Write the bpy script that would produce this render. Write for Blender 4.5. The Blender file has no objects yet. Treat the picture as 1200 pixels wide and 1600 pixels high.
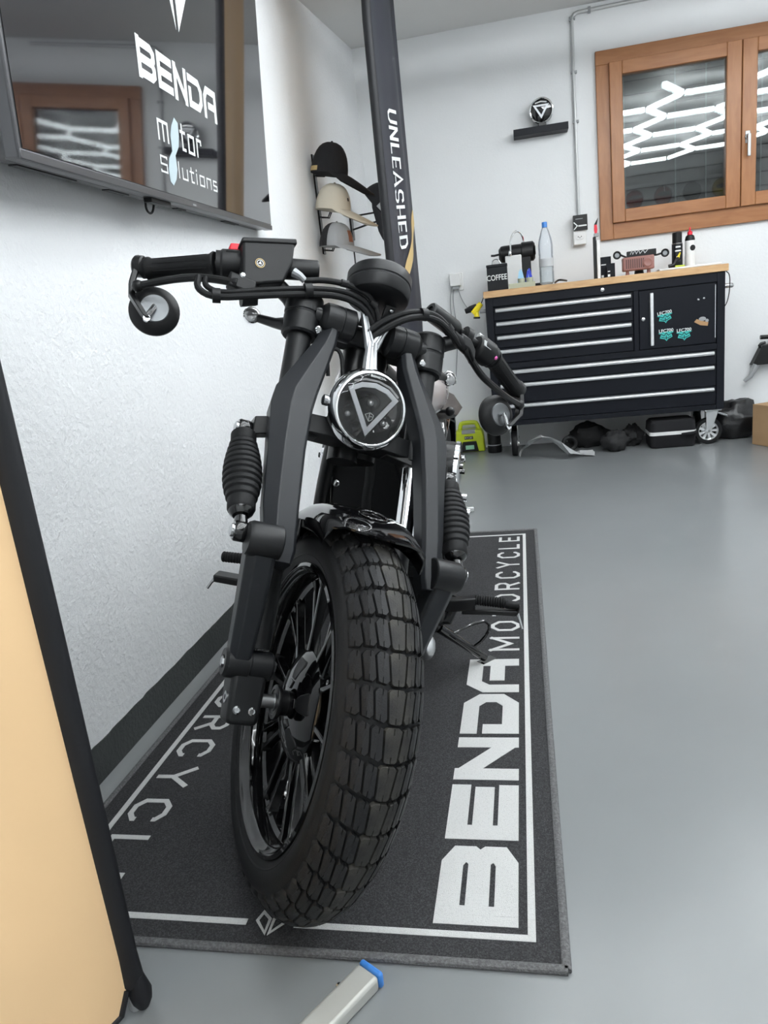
import bpy, bmesh, math, random
from mathutils import Vector, Matrix, noise

scene = bpy.context.scene
COL = scene.collection
random.seed(7)

# ------------------------------------------------------------------ camera
CAM_H = 0.95
FPX = 1129.54
YAW, PITCH, ROLL = -0.20768193, 0.25190277, -0.1107876


def camera_axes():
    sy, cy = math.sin(YAW), math.cos(YAW)
    fwd = Vector((sy * math.cos(PITCH), cy * math.cos(PITCH), -math.sin(PITCH)))
    r = Vector((cy, -sy, 0))
    u = r.cross(fwd)
    c, s = math.cos(ROLL), math.sin(ROLL)
    return c * r + s * u, -s * r + c * u, fwd


CR, CU, CF = camera_axes()
CAMP = Vector((0, 0, CAM_H))
cam_data = bpy.data.cameras.new('camera')
cam_data.sensor_fit = 'HORIZONTAL'
cam_data.sensor_width = 36.0
cam_data.lens = 36.0 * FPX / 1200.0
cam_data.clip_start = 0.02
cam = bpy.data.objects.new('camera', cam_data)
COL.objects.link(cam)
cam.matrix_world = Matrix(((CR.x, CU.x, -CF.x, CAMP.x), (CR.y, CU.y, -CF.y, CAMP.y), (CR.z, CU.z, -CF.z, CAMP.z), (0, 0, 0, 1)))
scene.camera = cam

# ------------------------------------------------------------------ world, light level
scene.view_settings.view_transform = 'Standard'
scene.view_settings.look = 'None'
scene.view_settings.gamma = 1.0
scene.view_settings.use_curve_mapping = False
scene.view_settings.exposure = 0.0
LED_STRENGTH = 18.5
world = bpy.data.worlds.new('world')
scene.world = world
world.use_nodes = True
bgn = world.node_tree.nodes['Background']
bgn.inputs[0].default_value = (0.03, 0.035, 0.045, 1)
bgn.inputs[1].default_value = 1.0


# ------------------------------------------------------------------ pixel helpers (directions only; depth from the surface touched)
def ray(x, y):
    return CR * ((x - 600) / FPX) + CU * (-(y - 800) / FPX) + CF


def PY(x, y, Y):
    d = ray(x, y)
    return CAMP + d * (Y / d.y)


def PX(x, y, X):
    d = ray(x, y)
    return CAMP + d * (X / d.x)


def PZ(x, y, z=0.0):
    d = ray(x, y)
    return CAMP + d * ((z - CAM_H) / d.z)


# ------------------------------------------------------------------ materials
MATS = {}


def mat(name, color, rough=0.5, metal=0.0, spec=0.5, coat=0.0, bump=None, var=None, emit=None, coat_rough=0.03, sheen=0.0):
    """bump=(scale, strength, detail), var=(scale, second colour, low, high)"""
    m = bpy.data.materials.new(name)
    m.use_nodes = True
    nt = m.node_tree
    b = nt.nodes['Principled BSDF']
    b.inputs['Base Color'].default_value = (*color, 1)
    b.inputs['Roughness'].default_value = rough
    b.inputs['Metallic'].default_value = metal
    b.inputs['Specular IOR Level'].default_value = spec
    b.inputs['Coat Weight'].default_value = coat
    b.inputs['Coat Roughness'].default_value = coat_rough
    if sheen:
        b.inputs['Sheen Weight'].default_value = sheen
    if emit:
        b.inputs['Emission Color'].default_value = (*emit[0], 1)
        b.inputs['Emission Strength'].default_value = emit[1]
    if bump or var:
        tc = nt.nodes.new('ShaderNodeTexCoord')
    if var:
        n = nt.nodes.new('ShaderNodeTexNoise')
        n.inputs['Scale'].default_value = var[0]
        n.inputs['Detail'].default_value = 6
        nt.links.new(tc.outputs['Object'], n.inputs['Vector'])
        rp = nt.nodes.new('ShaderNodeValToRGB')
        rp.color_ramp.elements[0].position = var[2]
        rp.color_ramp.elements[1].position = var[3]
        rp.color_ramp.elements[0].color = (*color, 1)
        rp.color_ramp.elements[1].color = (*var[1], 1)
        nt.links.new(n.outputs['Fac'], rp.inputs['Fac'])
        nt.links.new(rp.outputs['Color'], b.inputs['Base Color'])
    if bump:
        n2 = nt.nodes.new('ShaderNodeTexNoise')
        n2.inputs['Scale'].default_value = bump[0]
        n2.inputs['Detail'].default_value = bump[2]
        nt.links.new(tc.outputs['Object'], n2.inputs['Vector'])
        bp = nt.nodes.new('ShaderNodeBump')
        bp.inputs['Strength'].default_value = bump[1]
        bp.inputs['Distance'].default_value = 0.004
        nt.links.new(n2.outputs['Fac'], bp.inputs['Height'])
        nt.links.new(bp.outputs['Normal'], b.inputs['Normal'])
    MATS[name] = m
    return m


def glass_mat(name, tint=(1, 1, 1), ior=1.45, rough=0.0, haze=0.0, haze_col=(0.9, 0.92, 0.94)):
    m = bpy.data.materials.new(name)
    m.use_nodes = True
    nt = m.node_tree
    nt.nodes.clear()
    out = nt.nodes.new('ShaderNodeOutputMaterial')
    tr = nt.nodes.new('ShaderNodeBsdfTransparent')
    tr.inputs[0].default_value = (*tint, 1)
    gl = nt.nodes.new('ShaderNodeBsdfGlossy')
    gl.inputs['Roughness'].default_value = rough
    fr = nt.nodes.new('ShaderNodeFresnel')
    fr.inputs['IOR'].default_value = ior
    mx = nt.nodes.new('ShaderNodeMixShader')
    nt.links.new(fr.outputs[0], mx.inputs[0])
    nt.links.new(tr.outputs[0], mx.inputs[1])
    nt.links.new(gl.outputs[0], mx.inputs[2])
    last = mx
    if haze:
        df = nt.nodes.new('ShaderNodeBsdfDiffuse')
        df.inputs[0].default_value = (*haze_col, 1)
        m2 = nt.nodes.new('ShaderNodeMixShader')
        m2.inputs[0].default_value = haze
        nt.links.new(mx.outputs[0], m2.inputs[1])
        nt.links.new(df.outputs[0], m2.inputs[2])
        last = m2
    nt.links.new(last.outputs[0], out.inputs[0])
    MATS[name] = m
    return m


def plaster_mat(name, color, scale, strength, blot):
    m = mat(name, color, 0.75, 0, 0.25)
    nt = m.node_tree
    b = nt.nodes['Principled BSDF']
    tc = nt.nodes.new('ShaderNodeTexCoord')
    n1 = nt.nodes.new('ShaderNodeTexNoise')
    n1.inputs['Scale'].default_value = scale
    n1.inputs['Detail'].default_value = 5
    n1.inputs['Roughness'].default_value = 0.6
    n2 = nt.nodes.new('ShaderNodeTexVoronoi')
    n2.inputs['Scale'].default_value = scale * 0.55
    n2.feature = 'SMOOTH_F1'
    mm = nt.nodes.new('ShaderNodeMapRange')
    mm.inputs[1].default_value = 0.38
    mm.inputs[2].default_value = 0.72
    ad = nt.nodes.new('ShaderNodeMath')
    ad.operation = 'MULTIPLY_ADD'
    ad.inputs[1].default_value = 0.45
    for n in (n1, n2):
        nt.links.new(tc.outputs['Object'], n.inputs['Vector'])
    nt.links.new(n1.outputs['Fac'], mm.inputs[0])
    nt.links.new(n2.outputs['Distance'], ad.inputs[0])
    nt.links.new(mm.outputs[0], ad.inputs[2])
    bp = nt.nodes.new('ShaderNodeBump')
    bp.inputs['Strength'].default_value = strength
    bp.inputs['Distance'].default_value = 0.004
    nt.links.new(ad.outputs[0], bp.inputs['Height'])
    nt.links.new(bp.outputs['Normal'], b.inputs['Normal'])
    n3 = nt.nodes.new('ShaderNodeTexNoise')
    n3.inputs['Scale'].default_value = 2.2
    n3.inputs['Detail'].default_value = 4
    nt.links.new(tc.outputs['Object'], n3.inputs['Vector'])
    rp = nt.nodes.new('ShaderNodeValToRGB')
    rp.color_ramp.elements[0].position = 0.35
    rp.color_ramp.elements[1].position = 0.7
    rp.color_ramp.elements[0].color = (*color, 1)
    rp.color_ramp.elements[1].color = (*[c * blot for c in color], 1)
    nt.links.new(n3.outputs['Fac'], rp.inputs['Fac'])
    nt.links.new(rp.outputs['Color'], b.inputs['Base Color'])
    return m


def wood_mat(name, c1, c2, scale, axis_scale, rough=0.45):
    m = mat(name, c1, rough, 0, 0.4)
    nt = m.node_tree
    b = nt.nodes['Principled BSDF']
    tc = nt.nodes.new('ShaderNodeTexCoord')
    mp = nt.nodes.new('ShaderNodeMapping')
    mp.inputs['Scale'].default_value = axis_scale
    n = nt.nodes.new('ShaderNodeTexNoise')
    n.inputs['Scale'].default_value = scale
    n.inputs['Detail'].default_value = 8
    n.inputs['Distortion'].default_value = 0.6
    rp = nt.nodes.new('ShaderNodeValToRGB')
    rp.color_ramp.elements[0].position = 0.35
    rp.color_ramp.elements[1].position = 0.68
    rp.color_ramp.elements[0].color = (*c1, 1)
    rp.color_ramp.elements[1].color = (*c2, 1)
    nt.links.new(tc.outputs['Object'], mp.inputs[0])
    nt.links.new(mp.outputs[0], n.inputs['Vector'])
    nt.links.new(n.outputs['Fac'], rp.inputs['Fac'])
    nt.links.new(rp.outputs['Color'], b.inputs['Base Color'])
    return m


plaster_mat('wall_plaster', (0.78, 0.79, 0.80), 70, 0.45, 0.965)
plaster_mat('wall_smooth', (0.80, 0.81, 0.815), 60, 0.12, 0.97)
plaster_mat('ceiling_paint', (0.72, 0.72, 0.71), 40, 0.08, 0.97)
plaster_mat('band_paint', (0.055, 0.06, 0.06), 90, 0.5, 1.25)
mat('floor_epoxy', (0.200, 0.211, 0.215), 0.24, 0, 0.5, bump=(9, 0.03, 2), var=(1.6, (0.218, 0.229, 0.233), 0.35, 0.7))
mat('matte_black', (0.0065, 0.007, 0.008), 0.40, 0, 0.38, bump=(900, 0.05, 1))
mat('cover_grey', (0.0140, 0.0155, 0.0185), 0.42, 0, 0.42, bump=(1200, 0.06, 1))
mat('gloss_black', (0.003, 0.003, 0.0035), 0.06, 0, 0.5, coat=0.6)
mat('satin_black', (0.0055, 0.0056, 0.0062), 0.30, 0, 0.38)
mat('plastic_black', (0.0070, 0.0073, 0.0082), 0.45, 0, 0.35)
mat('rubber', (0.0080, 0.0083, 0.0090), 0.55, 0, 0.24, bump=(400, 0.08, 2))
mat('tread_rubber', (0.0115, 0.0120, 0.0132), 0.52, 0, 0.3, bump=(500, 0.15, 3), var=(35, (0.0175, 0.0174, 0.0170), 0.45, 0.75))
mat('tread_worn', (0.019, 0.019, 0.0185), 0.62, 0, 0.3, bump=(500, 0.2, 3), var=(30, (0.050, 0.047, 0.041), 0.42, 0.72))
mat('chrome', (0.86, 0.87, 0.88), 0.05, 1)
mat('steel', (0.55, 0.56, 0.57), 0.22, 1)
mat('aluminium', (0.74, 0.75, 0.76), 0.3, 1)
mat('brushed_silver', (0.38, 0.39, 0.40), 0.42, 1, bump=(300, 0.05, 2))
mat('mirror_silver', (0.26, 0.27, 0.28), 0.45, 1)
mat('red_plastic', (0.75, 0.012, 0.035), 0.4)
mat('tank_paint', (0.46, 0.40, 0.39), 0.25, 0.0, 0.5, coat=0.7)
mat('seat_leather', (0.03, 0.022, 0.018), 0.55, bump=(150, 0.2, 4))
mat('mat_pile', (0.046, 0.046, 0.048), 0.95, 0, 0.1, bump=(700, 0.9, 2), var=(420, (0.105, 0.105, 0.109), 0.42, 0.75))
mat('mat_white', (0.68, 0.68, 0.67), 0.95, 0, 0.1, bump=(700, 0.8, 2), var=(260, (0.56, 0.56, 0.55), 0.5, 0.8))
mat('mat_edge', (0.11, 0.11, 0.112), 0.9, 0, 0.2, bump=(500, 0.6, 2), var=(240, (0.18, 0.18, 0.182), 0.4, 0.7))
mat('tv_glass', (0.010, 0.010, 0.013), 0.045, 0, 0.9, coat=1.0)
mat('tv_bezel', (0.12, 0.12, 0.125), 0.35, 0.6)
mat('tv_under', (0.09, 0.09, 0.092), 0.5)
mat('decal_white', (0.80, 0.82, 0.81), 0.5)
mat('decal_blue', (0.50, 0.60, 0.64), 0.45)
mat('chest_black', (0.0075, 0.0088, 0.0130), 0.42, 0, 0.18, bump=(600, 0.04, 1))
mat('handle_alu', (0.80, 0.81, 0.82), 0.32, 0.75)
wood_mat('worktop_wood', (0.52, 0.31, 0.15), (0.64, 0.42, 0.22), 6, (1.5, 9, 9))
wood_mat('window_wood', (0.315, 0.130, 0.050), (0.385, 0.172, 0.070), 7, (1, 1, 1), 0.35)
wood_mat('window_wood_vertical', (0.315, 0.130, 0.050), (0.385, 0.172, 0.070), 5, (6, 6, 1), 0.35)
wood_mat('window_wood_flat', (0.315, 0.130, 0.050), (0.385, 0.172, 0.070), 5, (1, 6, 6), 0.35)
mat('shutter_slat', (0.22, 0.19, 0.19), 0.45)
mat('daylight_strip', (0.35, 0.35, 0.35), 0.6)
glass_mat('pane_glass', (0.88, 0.90, 0.90), 1.6)
glass_mat('lamp_glass', (0.93, 0.93, 0.93), 1.42)
glass_mat('bottle_plastic', (0.96, 0.97, 0.98), 1.3, 0.03, 0.22, (0.80, 0.85, 0.92))
glass_mat('water', (0.93, 0.95, 0.95), 1.15, 0.0, 0.12, (0.75, 0.82, 0.80))
glass_mat('film_plastic', (0.90, 0.90, 0.90), 1.8, 0.15, 0.5, (0.8, 0.81, 0.82))
mat('flag_black', (0.022, 0.024, 0.034), 0.5, bump=(14, 0.15, 2))
mat('flag_gold', (0.90, 0.61, 0.33), 0.75, bump=(9, 0.35, 2), sheen=0.2)
mat('gold_print', (0.55, 0.40, 0.18), 0.6)
mat('sleeve_black', (0.006, 0.0065, 0.009), 0.6)
mat('white_plastic', (0.78, 0.78, 0.77), 0.4)
mat('grey_plastic', (0.32, 0.33, 0.34), 0.5)
mat('grey_metal', (0.50, 0.51, 0.51), 0.35, 0.3)
mat('alu_painted', (0.44, 0.44, 0.41), 0.42, 0.2)
mat('blue_plastic', (0.05, 0.22, 0.62), 0.4)
mat('deep_blue', (0.03, 0.06, 0.55), 0.4)
mat('light_blue', (0.38, 0.66, 0.85), 0.4)
mat('lime_plastic', (0.52, 0.62, 0.02), 0.4)
mat('yellow_plastic', (0.85, 0.68, 0.02), 0.4)
mat('cardboard', (0.40, 0.25, 0.13), 0.8, bump=(60, 0.08, 3), var=(8, (0.44, 0.28, 0.15), 0.4, 0.7))
mat('bag_black', (0.008, 0.008, 0.009), 0.30, bump=(30, 0.8, 5))
mat('cloth_bag', (0.009, 0.009, 0.010), 0.7, bump=(24, 0.7, 4))
mat('fabric_black', (0.006, 0.006, 0.008), 0.9, bump=(300, 0.3, 2))
mat('fabric_beige', (0.62, 0.57, 0.47), 0.9, bump=(300, 0.25, 2))
mat('fabric_grey', (0.36, 0.37, 0.38), 0.9, bump=(300, 0.25, 2))
mat('fabric_mesh', (0.02, 0.02, 0.022), 0.85, bump=(250, 0.6, 1))
mat('patch_brown', (0.28, 0.11, 0.06), 0.8)
mat('teal_print', (0.04, 0.46, 0.42), 0.5)
mat('tan_print', (0.42, 0.24, 0.11), 0.6)
mat('radio_pink', (0.30, 0.14, 0.12), 0.45)
mat('radio_dark', (0.10, 0.045, 0.04), 0.5)
mat('sage', (0.42, 0.44, 0.33), 0.6)
mat('cabinet_tin', (0.010, 0.011, 0.014), 0.4, 0, 0.25)
mat('helmet_red', (0.20, 0.015, 0.012), 0.15, coat=0.8)
mat('helmet_yellow', (0.45, 0.33, 0.03), 0.15, coat=0.8)
mat('led_white', (0.9, 0.9, 0.9), 0.4, emit=((0.92, 0.97, 1.0), LED_STRENGTH))
mat('lcd_green', (0.30, 0.60, 0.40), 0.3)
mat('copper', (0.55, 0.26, 0.12), 0.35, 1)
mat('drl_grey', (0.80, 0.82, 0.85), 0.35)
mat('pink_plastic', (0.75, 0.12, 0.42), 0.4)
mat('clear_lens', (0.55, 0.55, 0.55), 0.08, 0.6, coat=1.0)


# ------------------------------------------------------------------ mesh builder
def frame_matrix(o, x, y, z):
    return Matrix(((x[0], y[0], z[0], o[0]), (x[1], y[1], z[1], o[1]), (x[2], y[2], z[2], o[2]), (0, 0, 0, 1)))


BASE = {}


def perp(ax):
    ax = Vector(ax).normalized()
    t = Vector((0, 0, 1)) if abs(ax.z) < 0.9 else Vector((1, 0, 0))
    x = ax.cross(t).normalized()
    return x, ax.cross(x).normalized(), ax


class MB:
    def __init__(self, frame=None):
        self.v, self.f, self.M = [], [], frame

    def add(self, vs, fs):
        o = len(self.v)
        self.v += [Vector(q) for q in vs]
        self.f += [tuple(i + o for i in q) for q in fs]
        return self

    def box(self, c, d, x=(1, 0, 0), y=(0, 1, 0), z=(0, 0, 1)):
        c, x, y, z = Vector(c), Vector(x), Vector(y), Vector(z)
        vs = [c + x * (d[0] / 2 * i) + y * (d[1] / 2 * j) + z * (d[2] / 2 * k) for k in (-1, 1) for j in (-1, 1) for i in (-1, 1)]
        return self.add(vs, [(0, 2, 3, 1), (4, 5, 7, 6), (0, 1, 5, 4), (2, 6, 7, 3), (0, 4, 6, 2), (1, 3, 7, 5)])

    def bb(self, x0, x1, y0, y1, z0, z1):
        return self.box(((x0 + x1) / 2, (y0 + y1) / 2, (z0 + z1) / 2), (x1 - x0, y1 - y0, z1 - z0))

    def loft(self, rings, closed=False, caps=True):
        n = len(rings[0])
        vs = [q for r in rings for q in r]
        fs = []
        m = len(rings)
        for i in range(m if closed else m - 1):
            a, b = i * n, ((i + 1) % m) * n
            for j in range(n):
                k = (j + 1) % n
                fs.append((a + j, a + k, b + k, b + j))
        if caps and not closed:
            fs.append(tuple(range(n - 1, -1, -1)))
            fs.append(tuple((m - 1) * n + j for j in range(n)))
        return self.add(vs, fs)

    def tube(self, pts, r, seg=10, caps=True, closed=False, smooth=0):
        pts = [Vector(q) for q in pts]
        for _ in range(smooth):
            out = [pts[0]]
            for i in range(len(pts) - 1):
                out += [pts[i] * 0.75 + pts[i + 1] * 0.25, pts[i] * 0.25 + pts[i + 1] * 0.75]
            out.append(pts[-1])
            pts = out
        n = len(pts)
        rs = [r] * n if not isinstance(r, (list, tuple)) else [r[min(len(r) - 1, int(round(i * (len(r) - 1) / max(1, n - 1))))] for i in range(n)]
        rings = []
        X = None
        for i in range(n):
            if closed:
                t = pts[(i + 1) % n] - pts[i - 1]
            else:
                t = pts[min(i + 1, n - 1)] - pts[max(i - 1, 0)]
            t = t.normalized()
            if X is None:
                X = perp(t)[0]
            else:
                X = (X - t * X.dot(t)).normalized()
            Y = t.cross(X)
            rings.append([pts[i] + (X * math.cos(q) + Y * math.sin(q)) * rs[i] for q in [2 * math.pi * k / seg for k in range(seg)]])
        return self.loft(rings, closed, caps)

    def cyl(self, p0, p1, r0, r1=None, seg=20):
        return self.tube([p0, p1], [r0, r0 if r1 is None else r1], seg)

    def lathe(self, o, ax, prof, seg=32):
        """prof = [(radius, height along axis)]"""
        x, y, ax = perp(ax)
        o = Vector(o)
        rings = [[o + ax * h + (x * math.cos(2 * math.pi * k / seg) + y * math.sin(2 * math.pi * k / seg)) * max(r, 1e-5) for k in range(seg)] for r, h in prof]
        return self.loft(rings, False, True)

    def ring_lathe(self, o, ax, prof, seg=48):
        """closed profile, no caps"""
        x, y, ax = perp(ax)
        o = Vector(o)
        rings = []
        for k in range(seg):
            d = x * math.cos(2 * math.pi * k / seg) + y * math.sin(2 * math.pi * k / seg)
            rings.append([o + ax * h + d * r for r, h in prof])
        return self.loft(rings, True, False)

    def torus(self, o, ax, R, r, seg=32, s2=10):
        return self.ring_lathe(o, ax, [(R + r * math.cos(2 * math.pi * k / s2), r * math.sin(2 * math.pi * k / s2)) for k in range(s2)], seg)

    def prism(self, poly, o, ux, uy, d):
        """polygon in the plane (o, ux, uy), extruded along vector d"""
        o, ux, uy, d = Vector(o), Vector(ux), Vector(uy), Vector(d)
        a = [o + ux * q[0] + uy * q[1] for q in poly]
        n = len(a)
        vs = a + [q + d for q in a]
        fs = [tuple(range(n - 1, -1, -1)), tuple(range(n, 2 * n))]
        fs += [(i, (i + 1) % n, n + (i + 1) % n, n + i) for i in range(n)]
        return self.add(vs, fs)

    def ball(self, c, r, seg=16, rings=10, sc=(1, 1, 1)):
        c = Vector(c)
        rr = []
        for i in range(rings + 1):
            t = math.pi * i / rings
            rr.append([c + Vector((r * sc[0] * max(1e-4, math.sin(t)) * math.cos(2 * math.pi * k / seg), r * sc[1] * max(1e-4, math.sin(t)) * math.sin(2 * math.pi * k / seg), -r * sc[2] * math.cos(t))) for k in range(seg)])
        return self.loft(rr, False, True)

    def lump(self, c, d, seed=0, amp=0.18, freq=2.5, seg=20, rings=12, flat=True):
        c = Vector(c)
        rr = []
        for i in range(rings + 1):
            t = math.pi * i / rings
            row = []
            for k in range(seg):
                q = Vector((max(1e-3, math.sin(t)) * math.cos(2 * math.pi * k / seg), max(1e-3, math.sin(t)) * math.sin(2 * math.pi * k / seg), -math.cos(t)))
                q = q * (1 + amp * noise.noise(q * freq + Vector((seed * 7.3, seed * 3.1, 0))) + 0.5 * amp * noise.noise(q * freq * 2.7 + Vector((seed, 0, seed))))
                z = q.z
                if flat:
                    z = max(z, -0.82)
                row.append(c + Vector((q.x * d[0], q.y * d[1], z * d[2])))
            rr.append(row)
        return self.loft(rr, False, True)

    def strokes(self, polys, o, ux, uy, h, w, dep, xs=1.0, shear=0.0):
        """thick polylines: unit letter coordinates scaled by h, stroke width w (metres), raised by vector dep"""
        o, ux, uy, dep = Vector(o), Vector(ux), Vector(uy), Vector(dep)
        lift = 0
        for poly in polys:
            P = [Vector(((q[0] + shear * q[1]) * h * xs, q[1] * h)) for q in poly]
            cl = len(P) > 2 and (P[0] - P[-1]).length < 1e-6
            if cl:
                P = P[:-1]
            n = len(P)
            L, R = [], []
            for i in range(n):
                d0 = (P[i] - P[i - 1]) if (i > 0 or cl) else (P[1] - P[0])
                d1 = (P[(i + 1) % n] - P[i]) if (i < n - 1 or cl) else d0
                d0, d1 = d0.normalized(), d1.normalized()
                n0, n1 = Vector((-d0.y, d0.x)), Vector((-d1.y, d1.x))
                m = (n0 + n1)
                m = m.normalized() if m.length > 1e-6 else n0
                k = min(1.9, 1.0 / max(0.3, m.dot(n0)))
                L.append(P[i] + m * (w / 2 * k))
                R.append(P[i] - m * (w / 2 * k))
            for i in range(n if cl else n - 1):
                j = (i + 1) % n
                q = [L[i], R[i], R[j], L[j]]
                b = [o + ux * t.x + uy * t.y for t in q]
                lift += 1
                dd = dep * (1 + 0.05 * lift)
                self.add(b + [t + dd for t in b], [(4, 5, 6, 7), (0, 1, 5, 4), (1, 2, 6, 5), (2, 3, 7, 6), (3, 0, 4, 7)])
        return self

    def text(self, s, o, ux, uy, size, dep, center=True, bold=0.0):
        cu = bpy.data.curves.new('lettering', 'FONT')
        cu.body = s
        cu.size = 1.0
        cu.offset = bold
        cu.resolution_u = 3
        if center:
            cu.align_x = 'CENTER'
        ob = bpy.data.objects.new('lettering', cu)
        COL.objects.link(ob)
        me = bpy.data.meshes.new_from_object(ob)
        bpy.data.objects.remove(ob)
        bpy.data.curves.remove(cu)
        o, ux, uy, dep = Vector(o), Vector(ux), Vector(uy), Vector(dep)
        self.add([o + ux * (q.co.x * size) + uy * (q.co.y * size) + dep for q in me.vertices], [tuple(q.vertices) for q in me.polygons])
        bpy.data.meshes.remove(me)
        return self

    def mesh(self, name, m, base=Vector((0, 0, 0)), angle=35, weld=False):
        vs = [(self.M @ q if self.M else q) - base for q in self.v]
        me = bpy.data.meshes.new(name)
        me.from_pydata(vs, [], self.f)
        bm = bmesh.new()
        bm.from_mesh(me)
        if weld:
            bmesh.ops.remove_doubles(bm, verts=bm.verts, dist=1e-5)
        bmesh.ops.recalc_face_normals(bm, faces=bm.faces)
        bm.to_mesh(me)
        bm.free()
        me.shade_smooth()
        me.set_sharp_from_angle(angle=math.radians(angle))
        me.materials.append(MATS[m])
        return me

    def build(self, name, m, parent=None, bevel=0.0, angle=35, seg=2, base=None, sub=0):
        if parent is not None:
            bs = BASE[parent.name]
        elif base is not None:
            bs = Vector(base)
        else:
            w = [(self.M @ q if self.M else q) for q in self.v]
            bs = Vector(((min(q.x for q in w) + max(q.x for q in w)) / 2, (min(q.y for q in w) + max(q.y for q in w)) / 2, min(q.z for q in w)))
        me = self.mesh(name, m, bs, angle)
        o = bpy.data.objects.new(name, me)
        COL.objects.link(o)
        if parent is not None:
            o.parent = parent
        else:
            o.location = bs
        BASE[o.name] = bs
        if bevel:
            md = o.modifiers.new('bevel', 'BEVEL')
            md.width = bevel
            md.segments = seg
            md.limit_method = 'ANGLE'
            md.angle_limit = math.radians(30)
            md.harden_normals = False
        if sub:
            md = o.modifiers.new('subdivision', 'SUBSURF')
            md.levels = sub
            md.render_levels = sub
        return o


def tag(o, label, cat, group=None):
    o['label'] = label
    o['category'] = cat
    if group:
        o['group'] = group
    return o


def thing(name, loc, label, cat, group=None):
    o = bpy.data.objects.new(name, None)
    o.empty_display_size = 0.1
    COL.objects.link(o)
    o.location = loc
    BASE[o.name] = Vector(loc)
    return tag(o, label, cat, group)


def struct(o, label=None):
    o['kind'] = 'structure'
    if label:
        o['label'] = label
    return o


# stroke alphabets: unit height
def sq(x0, y0, x1, y1, c=0.18):
    return [(x0 + c, y0), (x1 - c, y0), (x1, y0 + c), (x1, y1 - c), (x1 - c, y1), (x0 + c, y1), (x0, y1 - c), (x0, y0 + c), (x0 + c, y0)]


DIN = {
    'M': (0.95, [[(0.06, 0), (0.06, 1)], [(0.0, 1), (0.47, 0.3), (0.94, 1)], [(0.88, 0), (0.88, 1)]]),
    'O': (0.75, [sq(0.05, 0.05, 0.7, 0.95, 0.22)]),
    'T': (0.7, [[(0, 0.94), (0.7, 0.94)], [(0.35, 0), (0.35, 0.94)]]),
    'R': (0.72, [[(0.06, 0), (0.06, 0.94), (0.48, 0.94), (0.64, 0.8), (0.64, 0.6), (0.48, 0.46), (0.06, 0.46)], [(0.38, 0.46), (0.68, 0)]]),
    'C': (0.72, [[(0.68, 0.72), (0.68, 0.8), (0.5, 0.95), (0.24, 0.95), (0.05, 0.77), (0.05, 0.23), (0.24, 0.05), (0.5, 0.05), (0.68, 0.2), (0.68, 0.28)]]),
    'Y': (0.76, [[(0.02, 1), (0.38, 0.46), (0.74, 1)], [(0.38, 0), (0.38, 0.46)]]),
    'L': (0.6, [[(0.06, 1), (0.06, 0.06), (0.6, 0.06)]]),
    'E': (0.64, [[(0.64, 0.94), (0.06, 0.94), (0.06, 0.06), (0.64, 0.06)], [(0.06, 0.5), (0.56, 0.5)]]),
    'U': (0.78, [[(0.08, 1), (0.08, 0.25), (0.25, 0.07), (0.55, 0.07), (0.72, 0.25), (0.72, 1)]]),
    'N': (0.8, [[(0.08, 0), (0.08, 1)], [(0.08, 0.98), (0.72, 0.02)], [(0.72, 0), (0.72, 1)]]),
    'A': (0.85, [[(0.03, 0), (0.42, 1), (0.82, 0)], [(0.18, 0.3), (0.66, 0.3)]]),
    'S': (0.75, [[(0.7, 0.8), (0.6, 0.93), (0.2, 0.93), (0.07, 0.8), (0.07, 0.62), (0.2, 0.52), (0.56, 0.48), (0.69, 0.38), (0.69, 0.2), (0.56, 0.07), (0.17, 0.07), (0.05, 0.2)]]),
    'H': (0.8, [[(0.08, 0), (0.08, 1)], [(0.72, 0), (0.72, 1)], [(0.08, 0.5), (0.72, 0.5)]]),
    'D': (0.78, [[(0.08, 0.07), (0.08, 0.93), (0.5, 0.93), (0.7, 0.75), (0.7, 0.25), (0.5, 0.07), (0.08, 0.07)]]),
}
BLK = {  # heavy block capitals, stroke centre lines inset by half the stroke (0.29)
    'B': (1.30, [[(0.145, 0), (0.145, 1)], [(0.145, 0.855), (0.98, 0.855), (1.15, 0.76), (1.15, 0.62), (1.03, 0.5)], [(0.145, 0.5), (1.03, 0.5)], [(1.03, 0.5), (1.15, 0.38), (1.15, 0.24), (0.98, 0.145), (0.145, 0.145)]]),
    'E': (1.17, [[(1.17, 0.855), (0.145, 0.855), (0.145, 0.145), (1.17, 0.145)], [(0.145, 0.5), (1.12, 0.5)]]),
    'N': (1.15, [[(0.145, 0), (0.145, 1)], [(0.16, 0.86), (0.99, 0.14)], [(1.005, 0), (1.005, 1)]]),
    'D': (1.32, [[(0.0, 0.855), (0.95, 0.855), (1.175, 0.66), (1.175, 0.34), (0.95, 0.145), (0.145, 0.145), (0.145, 0.62)]]),
    'A': (1.36, [[(0.145, 0), (0.145, 0.62), (0.36, 0.855), (1.19, 0.855), (1.19, 0)], [(0.45, 0.42), (1.19, 0.42)]]),
}
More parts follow.
